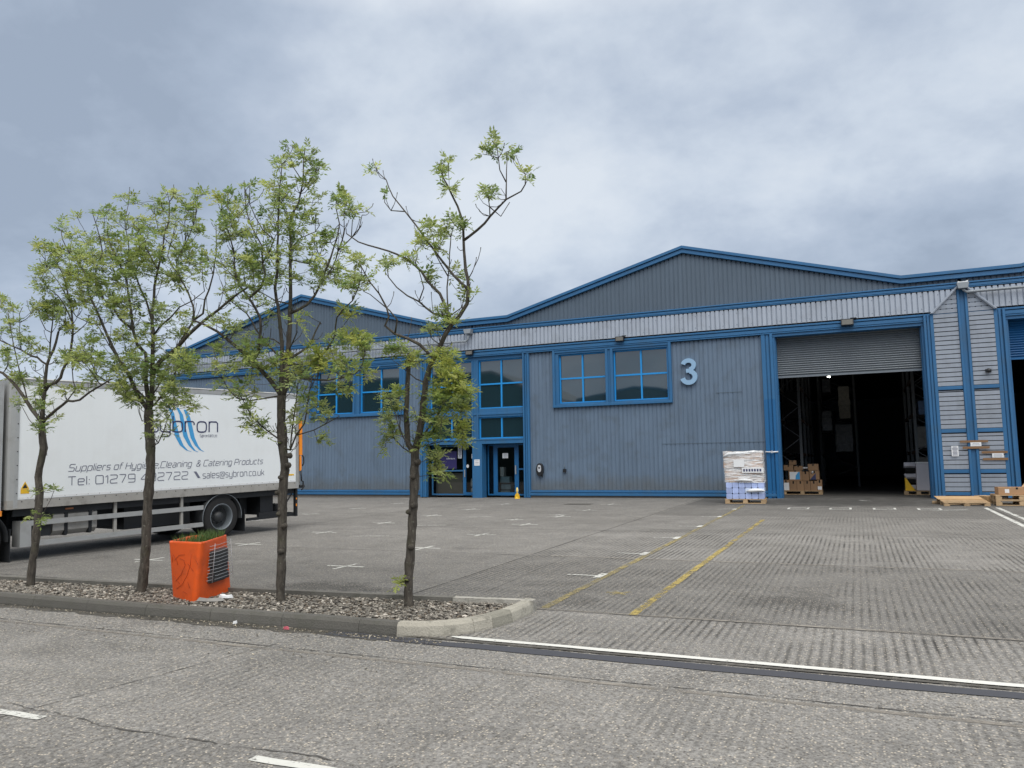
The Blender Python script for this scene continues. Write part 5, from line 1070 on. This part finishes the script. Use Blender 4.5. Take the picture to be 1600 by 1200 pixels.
def leafmat():
    m, t, bb = newmat('ash_leaf'); a = N(t, 'ShaderNodeVertexColor', layer_name='tint'); t.links.new(a.outputs[0], bb.inputs['Base Color']); bb.inputs['Roughness'].default_value = .5
    tl = N(t, 'ShaderNodeBsdfTranslucent'); t.links.new(a.outputs[0], tl.inputs[0]); mx = N(t, 'ShaderNodeMixShader'); mx.inputs[0].default_value = .55
    t.links.new(bb.outputs[0], mx.inputs[1]); t.links.new(tl.outputs[0], mx.inputs[2]); t.links.new(mx.outputs[0], t.nodes['Material Output'].inputs[0]); return m
MT['leaf'] = leafmat()
def leaf_cluster(mb, p, dr, rg, size=1., tone=None):
    base = tone or rg.choice([(.26, .34, .10), (.34, .41, .12), (.19, .275, .09), (.42, .47, .17), (.30, .37, .15)])
    nl = rg.randint(3, 5)
    for i in range(nl):
        a = rg.uniform(0, 2 * math.pi); sp_ = rg.uniform(.5, 1.25)
        d = (dr * rg.uniform(.1, .8) + Vector((math.cos(a), math.sin(a), rg.uniform(-.7, 1.0))) * sp_).normalized(); L = rg.uniform(.06, .135) * size
        sd_ = d.cross(Vector((0, 0, 1))); sd_ = sd_.normalized() if sd_.length > .1 else Vector((1, 0, 0)); nn = d.cross(sd_).normalized()
        k = rg.uniform(.75, 1.3); col = tuple(c * k for c in base); nlf = rg.choice((3, 4, 4)); droop = rg.uniform(.05, .5)
        mb.add([p, p + sd_ * .0015, p + d * L + sd_ * .0015 - Vector((0, 0, droop * L * .5)), p + d * L - Vector((0, 0, droop * L * .5))], [(0, 1, 2, 3)], (.12, .13, .04))
        for j in range(nlf + 1):
            t = .3 + .7 * j / nlf; q = p + d * L * t - Vector((0, 0, droop * L * t * t * .5))
            for sg in ((-1, 1) if j < nlf else (0,)):
                ld = (sd_ * sg * .95 + d * rg.uniform(.45, .9) + Vector((0, 0, rg.uniform(-.6, .4)))).normalized(); ll = rg.uniform(.040, .060) * size; wv = ld.cross(nn + Vector((rg.uniform(-.5, .5), rg.uniform(-.5, .5), rg.uniform(-.2, .2)))).normalized() * ll * .19
                mb.add([q, q + ld * ll * .45 + wv, q + ld * ll, q + ld * ll * .45 - wv], [(0, 1, 2, 3)], col)
def make_tree(name, label, Yt, limbs, blobs, seed, extra_twigs=1., base_r=.075, dens=1.):
    rg = random.Random(seed); x0, y0 = limbs[0][0][0], limbs[0][0][1]
    root = at(x0, y0, Yt); root.z = gz(root.x, root.y) + .04
    e = empty(name, root, 0, label, 'tree', 'young ash trees in the gravel island')
    e['_world'] = tuple(root)
    nodes = []; limbmb = MB(); twigmb = MB()
    depth_at = {}
    for li, (pts, r0, r1, dy) in enumerate([(l[:-3], l[-3], l[-2], l[-1]) for l in limbs]):
        P = []; n = len(pts)
        # starting depth: nearest existing node in picture position
        if li == 0: d0 = 0
        else:
            s_ = at(pts[0][0], pts[0][1], Yt); best = min(nodes, key=lambda q: (q[0].x - s_.x) ** 2 + (q[0].z - s_.z) ** 2); d0 = best[0].y - Yt
            q = M.T @ (np.array(best[0]) - np.array((0, 0, ZC))); pts = [(800 - F * q[0] / q[2], 600 + F * q[1] / q[2])] + list(pts[1:])
        L = [0]
        for a, c in zip(pts[:-1], pts[1:]): L.append(L[-1] + math.dist(a, c))
        fine = []
        for i in range(n - 1):
            k = max(1, int(math.dist(pts[i], pts[i + 1]) / (14 if li else 9)))
            for j in range(k):
                t = j / k; p0 = pts[max(i - 1, 0)]; p1, p2 = pts[i], pts[i + 1]; p3 = pts[min(i + 2, n - 1)]
                def cr_(a, b_, c, d): return .5 * ((2 * b_) + (-a + c) * t + (2 * a - 5 * b_ + 4 * c - d) * t * t + (-a + 3 * b_ - 3 * c + d) * t ** 3)
                fine.append((cr_(p0[0], p1[0], p2[0], p3[0]), cr_(p0[1], p1[1], p2[1], p3[1]), (L[i] + (L[i + 1] - L[i]) * t) / L[-1]))
        fine.append((*pts[-1], 1.))
        rad = []
        for x, y, t in fine:
            jx = rg.uniform(-.8, .8) if li else rg.uniform(-.5, .5); p = at(x + jx, y, Yt + d0 + dy * t ** 1.2)
            if li == 0 and t == 0: p.z = root.z - .02
            r = r0 + (r1 - r0) * t ** .8
            r *= .86
            if li == 0: r *= 1 + .06 * math.sin(y * .09 + seed) + (.35 if t < .02 else 0) + rg.uniform(-.06, .08)
            P.append(p); rad.append(r)
        (limbmb if li else twigmb)  # trunk goes to its own mesh below
        if li == 0: MB().tube(P, rad, 14, jit=.07, rng=rg).build('trunk', MT['bark'], e)
        else: limbmb.tube(P, rad, 8 if r0 > .015 else 6, jit=.05, rng=rg)
        for p, r in zip(P, rad): nodes.append((p, r, li))
    limbnodes = [q for q in nodes if q[2] > 0 or q[0].z > root.z + .25]
    tg = []
    for bl in blobs:
        cx_, cy_, rx, ry, n = bl[:5]; n = max(1, round(n * dens)); yel = bl[5] if len(bl) > 5 else 0
        for _ in range(n):
            a = rg.uniform(0, 6.283); k = math.sqrt(rg.random()); best = None
            px, py = cx_ + rx * k * math.cos(a), cy_ + ry * k * math.sin(a)
            near = min(limbnodes, key=lambda q: (at(px, py, q[0].y) - q[0]).length_squared)
            sprd = min(1.0, max(rx, ry) / 60)
            tg.append((at(px, py, near[0].y + rg.gauss(0, .10 + .38 * sprd)), yel))
    N_ = [q[0] for q in limbnodes]; arr = np.array([tuple(p) for p in N_]); par = [q[1] for q in limbnodes]
    tips = []
    order = sorted(range(len(tg)), key=lambda i: float(np.min(((arr - np.array(tg[i][0])) ** 2).sum(1))))
    for i in order:
        t, yel = tg[i]; tv = np.array(t); df = tv - arr; dist = np.sqrt((df ** 2).sum(1)); cost = dist + np.maximum(0, -df[:, 2]) * .9 - np.maximum(0, df[:, 2]) * .12
        k = int(np.argmin(cost)); s_ = Vector(arr[k]); L = (t - s_).length
        if L < .02: tips.append((t, Vector((0, 0, 1)), yel)); continue
        nseg = max(2, int(L / .07)); mid = s_.lerp(t, .5) + Vector((rg.uniform(-.12, .12), rg.uniform(-.12, .12), rg.uniform(-.16, .02))) * min(L, .9)
        P = []
        for j in range(nseg + 1): u = j / nseg; P.append(s_ * (1 - u) ** 2 + mid * 2 * u * (1 - u) + t * u * u + Vector([rg.uniform(-.008, .008) for _ in range(3)]))
        P[0] = s_; ra = min(par[k] * .6, .0035 + L * .007); twigmb.tube(P, [ra + (.0032 - ra) * j / nseg for j in range(nseg + 1)], 4, caps=False)
        arr = np.vstack([arr, np.array([tuple(p) for p in P[1:]])]); par += [max(.004, ra * (1 - j / nseg)) for j in range(1, nseg + 1)]
        tips.append((t, (P[-1] - P[-2]).normalized(), yel))
    # bare spurs with buds
    for _ in range(int(110 * extra_twigs)):
        q = rg.choice(limbnodes)
        if q[0].z < root.z + 1.6: continue
        d = Vector((rg.uniform(-1, 1), rg.uniform(-.6, .6), rg.uniform(-.1, 1.1))).normalized(); L = rg.uniform(.05, .24); P = [q[0], q[0] + d * L * .5 + Vector((0, 0, .0)), q[0] + d * L * .85 + Vector((0, 0, L * .25)), q[0] + d * L * .9 + Vector((0, 0, L * .4))]
        twigmb.tube(P, [.005, .0035, .003, .005], 4); 
    n_ = len(limbmb.v); limbmb.v += twigmb.v; limbmb.f += [tuple(i + n_ for i in f) for f in twigmb.f]; limbmb.c += twigmb.c; limbmb.sm += twigmb.sm; limbmb.build('branches', MT['bark'], e)
    lf = MB()
    for t, d, yel in tips:
        tone = rg.choice([(.38, .41, .10), (.32, .38, .09)]) if rg.random() < yel else None
        leaf_cluster(lf, t, d, rg, rg.uniform(.85, 1.2), tone)
        if rg.random() < .12: leaf_cluster(lf, t - d * rg.uniform(.05, .12), d, rg, .8, tone)
    lf.build('foliage', MT['leaf'], e)
    return e
def Lm(*pts, r=(.03, .008), dy=0): return [*pts, r[0], r[1], dy]
# fourth tree (rightmost)
t4 = [Lm((640, 950), (638, 925), (640, 880), (644, 820), (647, 757), (648, 725), (649, 700), r=(.056, .053)),
      Lm((647, 712), (638, 693), (635, 660), (635, 630), (637, 600), (638, 576), (639, 552), r=(.038, .026), dy=.1),
      Lm((649, 703), (654, 687), (660, 646), (665, 598), (672, 572), (688, 539), (704, 509), (718, 494), (729.5, 474.6), (732.6, 452), (728, 420.7), (724.7, 376), (723, 348), (715, 322.5), (705.7, 303.5), (693, 278), (686.7, 256), r=(.048, .008), dy=-.1),
      Lm((726, 375), (747, 359), (766, 338), (791, 311.5), (813.4, 299), (821, 288), (821, 272), r=(.019, .006), dy=-.25),
      Lm((791, 311), (791, 284.5), (793, 250), r=(.010, .005), dy=.1), Lm((790, 305), (781.7, 265.5), (777, 231), r=(.009, .005), dy=-.1), Lm((780, 258), (766, 243), r=(.006, .004)), Lm((771, 331), (763, 307), (758, 299), r=(.008, .005)), Lm((766, 338), (782, 338), (796, 316), r=(.008, .005), dy=.1),
      Lm((731, 452), (709, 430), (693, 411), (667.7, 376), (652, 354), (633, 330.5), (614, 306.7), (602.8, 281), (593, 272), r=(.020, .006), dy=.3), Lm((628, 326), (610.7, 329), (601, 316), (601, 303.5), r=(.008, .005)),
      Lm((706, 503), (696, 478), (686.7, 458.7), (667.7, 440), (658, 424), (636, 405), (620, 397), (591.7, 387.5), (560, 378), (542, 365), r=(.024, .007), dy=-.35),
      Lm((699, 500), (677, 490), (655, 471), (636, 462), (620, 449), (607.5, 433), (606, 421), r=(.016, .006), dy=.2),
      Lm((698, 492), (699, 449), (702, 414), (704, 370), (707, 357), r=(.011, .006), dy=.15), Lm((697, 423), (680, 395), (677, 370), r=(.009, .005)), Lm((658, 424), (652, 400), (648, 385), r=(.007, .004)), Lm((655, 471), (662, 450), (655, 425), (650, 412), r=(.009, .005)),
      Lm((684, 545), (674, 557), (655, 538), (636, 528.6), (617, 522), (601, 509), (607.5, 495), (604, 481), (591.7, 458.7), (579, 443), (569.5, 427), (563, 414), r=(.026, .006), dy=-.3),
      Lm((620, 523), (620, 500), (608, 485), (590, 470), (578, 460), (567, 455), r=(.013, .005), dy=-.15), Lm((688, 540), (676, 530), (668, 512), r=(.008, .004)), Lm((712, 500), (722, 480), (726, 460), r=(.008, .004)), Lm((730, 440), (738, 425), (742, 415), r=(.007, .004)),
      Lm((664, 595), (650, 592), (636, 580), (620, 567), r=(.010, .005), dy=.15), Lm((648, 706), (638, 695), (624, 670), (617, 645), r=(.011, .005), dy=-.2), Lm((648, 710), (630, 700), (615, 685), (610, 665), r=(.009, .005), dy=.2),
      Lm((652, 700), (668, 670), (690, 640), (703, 610), (705, 590), r=(.014, .005), dy=-.3), Lm((652, 705), (670, 695), (690, 690), (697, 680), r=(.008, .004), dy=.1)]
b4 = [(590, 269, 7, 4, 2), (601, 304, 3, 3, 1), (696, 252, 10, 6, 5), (690, 274, 4, 6, 3), (703, 298, 8, 7, 6), (763, 238, 9, 7, 5), (773, 224, 5, 4, 3), (795, 241, 12, 6, 5), (825, 269, 7, 4, 2), (760, 293, 9, 5, 4), (772, 305, 5, 6, 3), (782, 297, 6, 3, 1),
      (668, 352, 8, 7, 5), (690, 366, 9, 9, 6, .4), (709, 343, 12, 7, 6), (721, 355, 6, 8, 4), (661, 381, 8, 7, 5), (690, 388, 6, 6, 3), (636, 401, 9, 5, 6, .3), (605, 413, 14, 6, 7), (563, 409, 9, 5, 4, .4), (568, 437, 8, 6, 5), (714, 427, 7, 5, 3), (668, 431, 6, 6, 3), (722, 463, 5, 12, 3), (740, 460, 4, 2, 1),
      (690, 490, 10, 6, 5), (706, 502, 7, 5, 5), (675, 513, 10, 8, 6), (566, 528, 9, 10, 6), (612, 548, 14, 8, 9), (640, 562, 12, 10, 12, .2), (684, 552, 10, 8, 7), (625, 547, 8, 8, 5),
      (696, 560, 12, 14, 16, .5), (702, 585, 16, 14, 26, .6), (716, 606, 16, 13, 22, .7), (728, 616, 10, 8, 9, .6), (692, 620, 16, 14, 18), (672, 610, 14, 12, 8), (708, 636, 14, 12, 14, .3), (724, 638, 9, 8, 7, .3), (680, 652, 14, 12, 12), (688, 672, 12, 12, 10), (718, 668, 8, 7, 8, .6), (724, 690, 7, 9, 8, .6), (668, 682, 8, 10, 6), (680, 715, 12, 8, 8, .3), (690, 735, 7, 10, 7, .6), (672, 738, 5, 6, 2),
      (616, 618, 13, 9, 14), (612, 636, 8, 8, 6), (603, 655, 10, 8, 8), (612, 678, 12, 9, 9), (600, 700, 6, 5, 2), (656, 640, 5, 20, 5), (652, 700, 8, 8, 4), (628, 910, 4, 5, 4, .7)]
make_tree('ash_tree', 'sparse young ash tree with bare arching branches, rightmost of the row', 7.03, t4, b4, 4, .9)
# third tree
t3 = [Lm((438, 940), (439, 900), (440, 860), (441, 810), (442, 760), (445, 735), (442, 700), (439, 650), (440, 618), r=(.060, .056)),
      Lm((441, 622), (447, 600), (448, 570), (451, 530), (453, 490), (454, 460), (453, 420), (453.8, 376), (454.7, 336), (466, 318.5), (473, 285), (474, 254), (476.5, 233), r=(.044, .006), dy=.1),
      Lm((474.8, 276.5), (459, 262.5), (452, 241.5), (449, 227), r=(.008, .004)), Lm((470, 292), (490, 275), (500, 262), r=(.008, .004)), Lm((455, 345), (440, 318), (430, 300), r=(.009, .005)),
      Lm((440, 618), (440, 580), (440, 540), (436, 500), (435, 480), (430, 450), (434, 420), (433.6, 385), (435.4, 332.5), (436, 297.5), (439.8, 271), (440.6, 257), r=(.034, .006), dy=-.25),
      Lm((440, 612), (420, 592), (404, 574), (370, 542), (340, 518), (320, 507), (300, 500), r=(.034, .013), dy=-.5),
      Lm((401, 572), (404, 550), (406, 530), (406, 496), (390, 466), (376, 448), (366, 420), (366, 394), (359, 367.5), (348.7, 341), (345, 329), r=(.024, .006), dy=-.3),
      Lm((400, 480), (408, 450), (414, 430), (410, 411), (410, 385), (399.5, 367.5), (389, 346.5), (382, 308), (381, 282), r=(.018, .005), dy=.3),
      Lm((436, 415), (427.5, 374.5), (410, 358.8), (399.5, 339.5), (390.8, 318.5), (385.5, 303), r=(.013, .005), dy=-.2),
      Lm((452, 490), (480, 476), (492, 462), (500, 446), (512, 416), (522, 385), (530.8, 350), (525.6, 324), (526.4, 311.5), r=(.022, .006), dy=.35),
      Lm((504, 440), (518, 420), (529, 392), (537.8, 358.8), (537.8, 332.5), r=(.012, .005), dy=.1), Lm((527, 395), (550, 371), (560.6, 357), (565, 336), r=(.009, .005)), Lm((536, 362), (550, 345), (556, 333), r=(.007, .004)),
      Lm((446, 610), (452, 590), (480, 592), (512, 594), (536, 590), (560, 580), r=(.020, .007), dy=-.5), Lm((441, 560), (448, 552), (464, 520), (464, 500), r=(.014, .006), dy=-.3),
      Lm((449, 566), (456, 558), (480, 544), (494, 516), (500, 504), r=(.022, .010), dy=.5), Lm((470, 590), (490, 566), (510, 548), (524, 524), (526, 496), (550, 470), (560, 448), (565, 420), r=(.016, .005), dy=-.3),
      Lm((440, 614), (416, 622), (390, 626), (370, 622), (356, 608), (348, 592), r=(.012, .006), dy=-.5), Lm((440, 694), (428, 680), (408.5, 665), (392, 648), (380, 627), (375, 615), r=(.012, .006), dy=-.45),
      Lm((442, 705), (453, 703), (462, 680), (475, 662), (480, 630), (487, 590), r=(.014, .006), dy=-.4), Lm((452, 700), (456, 670), (462, 630), (466, 600), r=(.012, .006), dy=.2), Lm((470, 670), (490, 672), (510, 662), (530, 650), r=(.008, .005), dy=-.2),
      Lm((452, 480), (430, 470), (410, 458), (392, 452), r=(.012, .005), dy=.3), Lm((455, 388), (470, 372), (492, 362), (500, 352), r=(.009, .005), dy=.2), Lm((453, 405), (480, 412), (500, 400), (506, 380), r=(.010, .005), dy=-.2), Lm((436, 540), (428, 530), (410, 528), r=(.012, .006), dy=.3), Lm((440, 560), (420, 540), (400, 515), (385, 490), (360, 470), (345, 440), r=(.016, .006), dy=.4)]
b3 = [(449, 226, 3, 2, 1), (472, 236, 14, 10, 8), (478, 248, 8, 8, 5), (495, 268, 13, 12, 10), (480, 288, 12, 10, 6), (440, 258, 10, 8, 8, .3), (436, 290, 20, 14, 16, .2), (438, 308, 22, 12, 16), (350, 312, 14, 10, 9, .2), (382, 292, 9, 7, 4), (365, 330, 24, 14, 16), (362, 352, 20, 16, 14), (390, 320, 10, 10, 5), (425, 330, 14, 12, 9), (466, 330, 18, 14, 14), (484, 345, 14, 14, 12), (492, 308, 10, 8, 6), (460, 352, 18, 14, 8),
      (405, 360, 30, 20, 18), (365, 380, 24, 24, 20), (400, 395, 32, 20, 22), (440, 385, 28, 26, 20), (480, 395, 26, 24, 20), (350, 410, 20, 18, 10), (375, 425, 34, 20, 26, .1), (415, 430, 28, 20, 22), (455, 425, 24, 20, 12), (532, 310, 13, 10, 12, .4), (540, 326, 13, 10, 12), (563, 328, 6, 6, 3), (510, 365, 16, 9, 9), (505, 378, 8, 6, 4), (535, 392, 8, 5, 4), (510, 420, 26, 16, 18), (535, 432, 22, 14, 16), (545, 450, 20, 12, 12), (500, 440, 20, 14, 10), (558, 410, 10, 5, 4, .6),
      (380, 465, 40, 20, 22), (345, 500, 18, 12, 10), (420, 480, 30, 20, 8), (375, 515, 24, 16, 14), (350, 545, 18, 12, 10), (345, 572, 22, 12, 16), (395, 550, 26, 16, 34), (405, 568, 22, 12, 22), (470, 500, 16, 12, 5), (540, 488, 18, 9, 12, .3), (556, 530, 22, 12, 26, .6), (560, 548, 16, 8, 8, .3), (525, 535, 18, 14, 14), (495, 550, 26, 12, 20, .3), (450, 570, 26, 12, 18, .3), (480, 575, 30, 14, 30, .3), (515, 572, 28, 14, 22, .2), (545, 575, 22, 12, 16), (530, 600, 16, 10, 10), (470, 598, 30, 12, 14), (570, 580, 9, 12, 6), (435, 592, 22, 10, 10), (350, 600, 10, 10, 5), (368, 612, 16, 8, 8), (388, 620, 14, 8, 7), (390, 600, 14, 8, 5), (390, 645, 14, 9, 9), (400, 664, 16, 10, 12), (410, 678, 10, 6, 5), (475, 620, 14, 14, 12), (462, 645, 8, 12, 8), (492, 640, 14, 10, 10), (510, 650, 16, 7, 9), (500, 684, 14, 5, 5), (458, 662, 6, 8, 4)]
make_tree('ash_tree', 'tall slim ash tree with a leafy pointed crown, third from the left', 6.88, t3, b3, 3, 1.6, dens=.74)
# second tree
t2 = [Lm((220, 927), (224, 900), (228, 850), (231, 790), (235, 730), (235, 700), (233, 665), (232, 640), r=(.066, .060)),
      Lm((233, 648), (237, 616), (238, 588), (239, 552), (239, 524), (238, 487.5), (241, 469), (241.7, 447), (246.7, 421.7), (255, 388), (256.7, 366.7), (264, 347), (265, 315), (271.7, 306.7), r=(.040, .006), dy=.1),
      Lm((231, 640), (228, 588), (228, 552), (215, 539), (208, 515), (206, 493), (200, 455), (198, 438), (187, 413), (173, 383), (167, 363), r=(.036, .006), dy=-.3),
      Lm((229, 636), (217, 621), (200.7, 584.7), (184, 559), (167.7, 524), (160, 507.7), (149, 482), (138, 455), (137, 435), (125, 412), (106.7, 393), (98, 373), (95, 360), r=(.034, .006), dy=.2),
      Lm((236, 588), (250, 565), (261, 556), (276, 544), (294, 524), (312.5, 506), (340, 485), (360, 468), (385, 450), r=(.036, .012), dy=-.3),
      Lm((276, 544), (290, 520), (303, 500), (303, 480), (293, 455), (280, 430), (275, 410), (288, 385), (290, 372), (288, 347), (295, 330), r=(.020, .005), dy=.4),
      Lm((311, 507), (318, 490), (320, 468), (326.7, 453), (333, 427), (338, 393), (338, 355), r=(.016, .005), dy=-.1),
      Lm((239, 528), (250, 510), (268, 495), (280, 480), (300, 470), (320, 455), r=(.016, .005), dy=-.4), Lm((208, 515), (190, 500), (175, 480), (160, 465), (150, 445), (150, 420), (160, 395), (155, 370), (144, 330), r=(.018, .005), dy=-.3),
      Lm((238, 500), (228, 470), (215, 440), (205, 410), (200, 375), (195, 345), (200, 320), r=(.018, .005), dy=.4), Lm((246, 422), (235, 400), (222, 375), (215, 345), r=(.011, .005), dy=-.2), Lm((255, 390), (247, 360), (243, 335), (240, 318), r=(.009, .005), dy=.2), Lm((278, 420), (262, 400), (270, 370), (275, 345), r=(.010, .005)), Lm((290, 372), (302, 352), (308, 320), (310, 310), r=(.008, .004), dy=.1),
      Lm((230, 630), (215, 610), (195, 600), (170, 598), (150, 585), (140, 560), (128, 545), r=(.015, .006), dy=-.4), Lm((234, 640), (252, 620), (262, 600), (275, 580), (290, 560), r=(.016, .005), dy=-.4), Lm((236, 625), (250, 600), (262, 575), (270, 560), r=(.013, .005), dy=.4), Lm((230, 650), (222, 658), (218, 645), (218, 634), r=(.006, .004)), Lm((238, 700), (248, 692), (256, 672), (262, 655), (270, 640), r=(.010, .005), dy=-.2), Lm((160, 507), (140, 505), (120, 495), (105, 478), r=(.010, .005), dy=.2), Lm((184, 559), (170, 540), (160, 520), (150, 505), r=(.010, .005), dy=-.2)]
b2 = [(270, 304, 12, 6, 5), (282, 306, 10, 5, 4), (312, 306, 12, 5, 6), (298, 326, 14, 12, 14), (243, 322, 14, 10, 10), (258, 335, 12, 10, 7), (205, 313, 12, 6, 7, .1), (190, 310, 6, 5, 3), (162, 333, 14, 10, 11), (125, 342, 8, 6, 3), (120, 372, 12, 10, 9), (97, 352, 9, 8, 6), (66, 380, 2, 2, 0), (214, 350, 12, 10, 10), (185, 345, 12, 14, 9), (180, 372, 24, 12, 18, .3), (150, 372, 12, 10, 8), (210, 378, 22, 14, 16), (240, 362, 20, 16, 14), (275, 360, 22, 16, 16), (303, 350, 10, 12, 8), (318, 366, 8, 4, 2),
      (110, 395, 12, 8, 8, .3), (140, 405, 24, 14, 24, .2), (170, 410, 22, 14, 16), (205, 400, 24, 14, 26), (235, 396, 24, 12, 22), (262, 400, 20, 14, 12), (290, 388, 20, 14, 16), (312, 400, 16, 14, 12), (103, 425, 14, 12, 16, .3), (125, 432, 22, 14, 24), (160, 430, 24, 16, 20), (195, 425, 24, 14, 18), (225, 418, 22, 14, 18), (262, 430, 24, 14, 16), (290, 420, 18, 14, 14), (320, 418, 14, 12, 8), (268, 442, 14, 10, 10), (138, 455, 18, 12, 12), (170, 455, 26, 12, 14), (200, 445, 24, 14, 16), (178, 478, 18, 12, 18), (195, 470, 18, 12, 14), (222, 478, 22, 16, 10), (125, 470, 14, 10, 12, .4), (150, 500, 20, 14, 10), (250, 478, 14, 12, 10, .3), (252, 492, 12, 12, 8), (208, 500, 26, 12, 10), (232, 512, 12, 10, 10), (278, 498, 22, 14, 6), (200, 530, 24, 12, 12), (190, 525, 10, 8, 6), (235, 540, 22, 16, 12), (280, 525, 12, 10, 6), (262, 520, 16, 12, 6),
      (145, 535, 16, 8, 10), (130, 558, 24, 12, 24), (160, 565, 26, 14, 26), (185, 580, 22, 12, 20), (210, 560, 20, 14, 20), (215, 590, 18, 10, 18), (240, 570, 20, 14, 20), (245, 592, 18, 10, 16), (285, 562, 24, 12, 34, .1), (292, 575, 16, 8, 12, .2), (265, 585, 18, 12, 16), (270, 605, 12, 12, 14), (192, 605, 16, 10, 18), (200, 620, 14, 8, 14), (212, 630, 10, 6, 8), (245, 625, 12, 10, 10), (285, 618, 12, 10, 10), (297, 632, 12, 8, 9), (262, 635, 14, 10, 10), (250, 648, 12, 6, 6), (155, 590, 20, 8, 12), (245, 662, 10, 6, 5), (118, 410, 18, 12, 12), (140, 440, 18, 12, 10), (130, 390, 14, 10, 8), (262, 672, 6, 6, 3), (236, 680, 6, 5, 2)]
make_tree('ash_tree', 'bushy round-crowned ash tree in front of the lorry logo, second from the left', 6.80, t2, b2, 2, 1.6, .07, dens=.76)
# first tree
t1 = [Lm((47, 916), (50, 885), (55, 850), (60, 800), (62, 770), (60, 745), (64, 720), (68, 700), (66, 680), (65, 660), r=(.058, .050)),
      Lm((65, 664), (66, 640), (70, 610), (71.7, 590), (74, 570), (78, 557), (83, 546.7), (88, 535), (91, 518), r=(.036, .016), dy=.1),
      Lm((76, 564), (78, 537), (80, 520), (81.7, 501.7), (82, 472), r=(.014, .006), dy=-.1),
      Lm((64, 662), (58, 650), (50, 640), (38, 622), (25, 603), (15, 593), (4, 583), (-12, 577), (-40, 560), r=(.032, .016), dy=-.2),
      Lm((62, 655), (53, 644), (45, 634), (39, 610), (33, 590), (25, 553), (20, 531.7), (16.7, 511.7), (13, 488), r=(.014, .006), dy=.2),
      Lm((72, 575), (65, 565), (58, 558), (50, 556.7), (33, 546.7), (16.7, 540), (0, 531.7), (-20, 522), r=(.017, .009), dy=.1),
      Lm((66, 662), (74, 652), (88, 640), (98, 632), (105, 626), (114, 627), (125, 625), (140, 613), (158, 602), (175, 592), r=(.026, .010), dy=-.4),
      Lm((122, 624), (118, 608), (114, 596), (113, 580), (112, 560), r=(.010, .006)),
      Lm((70, 603), (78, 601), (87, 598), (94, 590), (97, 580), (101, 572), (108, 560), (111, 545), (113, 523), (112, 490), (105, 456.7), (101, 440), (97, 425), (88, 410), (81.7, 398), (70, 388), r=(.026, .006), dy=.2),
      Lm((113, 523), (125, 515), (135, 505), (140, 492), r=(.010, .005), dy=-.1), Lm((112, 490), (100, 475), (90, 462), (75, 450), (62, 435), r=(.012, .005), dy=-.2), Lm((106, 460), (90, 440), (75, 420), (70, 405), r=(.008, .004), dy=.2),
      Lm((65, 680), (56, 668), (45, 655), (33, 632), r=(.006, .004)), Lm((72, 662), (72, 690), (73, 712), r=(.006, .004), dy=-.1), Lm((81, 515), (92, 512), (104, 506), r=(.009, .005)), Lm((80, 525), (72, 515), (64, 500), (60, 485), r=(.008, .005)), Lm((25, 553), (31, 520), (31, 490), (35, 480), r=(.007, .005)), Lm((30, 500), (42, 498), (50, 490), (53, 475), r=(.007, .004)), Lm((58, 597), (52, 590), (45, 588), (39, 583), r=(.005, .004)), Lm((74, 572), (86, 566), (92, 556), r=(.007, .004)), Lm((60, 598), (55, 580), (56, 565), r=(.006, .004))]
b1 = [(6, 468, 8, 3, 4), (11, 481, 11, 5, 7), (20, 505, 10, 6, 6), (8, 516, 9, 7, 6), (38, 528, 14, 8, 9), (50, 536, 5, 8, 3), (6, 552, 8, 8, 8), (13, 568, 4, 10, 5), (28, 590, 10, 7, 11), (60, 551, 6, 5, 3), (44, 560, 10, 4, 3), (62, 478, 14, 7, 12, .2), (80, 487, 18, 10, 20), (92, 478, 10, 8, 8), (108, 513, 12, 7, 10, .2), (68, 603, 8, 5, 8), (66, 632, 8, 12, 7), (55, 620, 8, 10, 5), (98, 555, 14, 4, 5), (115, 560, 12, 8, 10), (104, 610, 10, 5, 4, .5), (126, 606, 8, 7, 6, .5), (28, 631, 9, 4, 4), (90, 651, 5, 2, 2), (66, 668, 12, 5, 6), (62, 765, 8, 5, 3), (78, 768, 8, 4, 3, .3), (52, 806, 5, 4, 2), (66, 808, 4, 4, 2), (92, 570, 10, 5, 3),
      (64, 384, 8, 6, 7, .5), (85, 392, 9, 7, 9, .5), (62, 428, 10, 6, 8, .2), (80, 415, 14, 8, 10), (72, 448, 12, 6, 7), (95, 405, 10, 8, 6, .3), (100, 452, 10, 8, 6), (122, 560, 12, 10, 8), (120, 470, 12, 10, 8, .4), (75, 458, 12, 5, 4)]
make_tree('ash_tree', 'leftmost ash tree, thin and forked, before the front of the lorry box', 6.70, t1, b1, 1, .6)
# knots and cut stubs on the trunks
for tn, Yt_, KN in (('tall slim', 6.80, ((437, 746), (447, 727), (432, 770), (449, 712), (436, 690), (434, 803), (441, 822), (436, 862))), ('sparse young', 6.95, ((637, 800), (644, 790), (643, 745), (640, 855), (634, 905), (650, 722)))):
    e = [o for o in bpy.data.objects if o.get('category') == 'tree' and tn in o['label']][0]
    for px, py in KN:
        p = at(px, py, Yt_ + .01); b = MB(); b.lathe([(.0, -.018), (.014, -.016), (.022, -.008), (.03, .02), (.035, .05)], p, 'y', 8); b.build('knot', MT['bark'], e)
for o in []: pass
# knots on the third trunk
for o in list(bpy.data.objects):
    if '_world' in o: del o['_world']
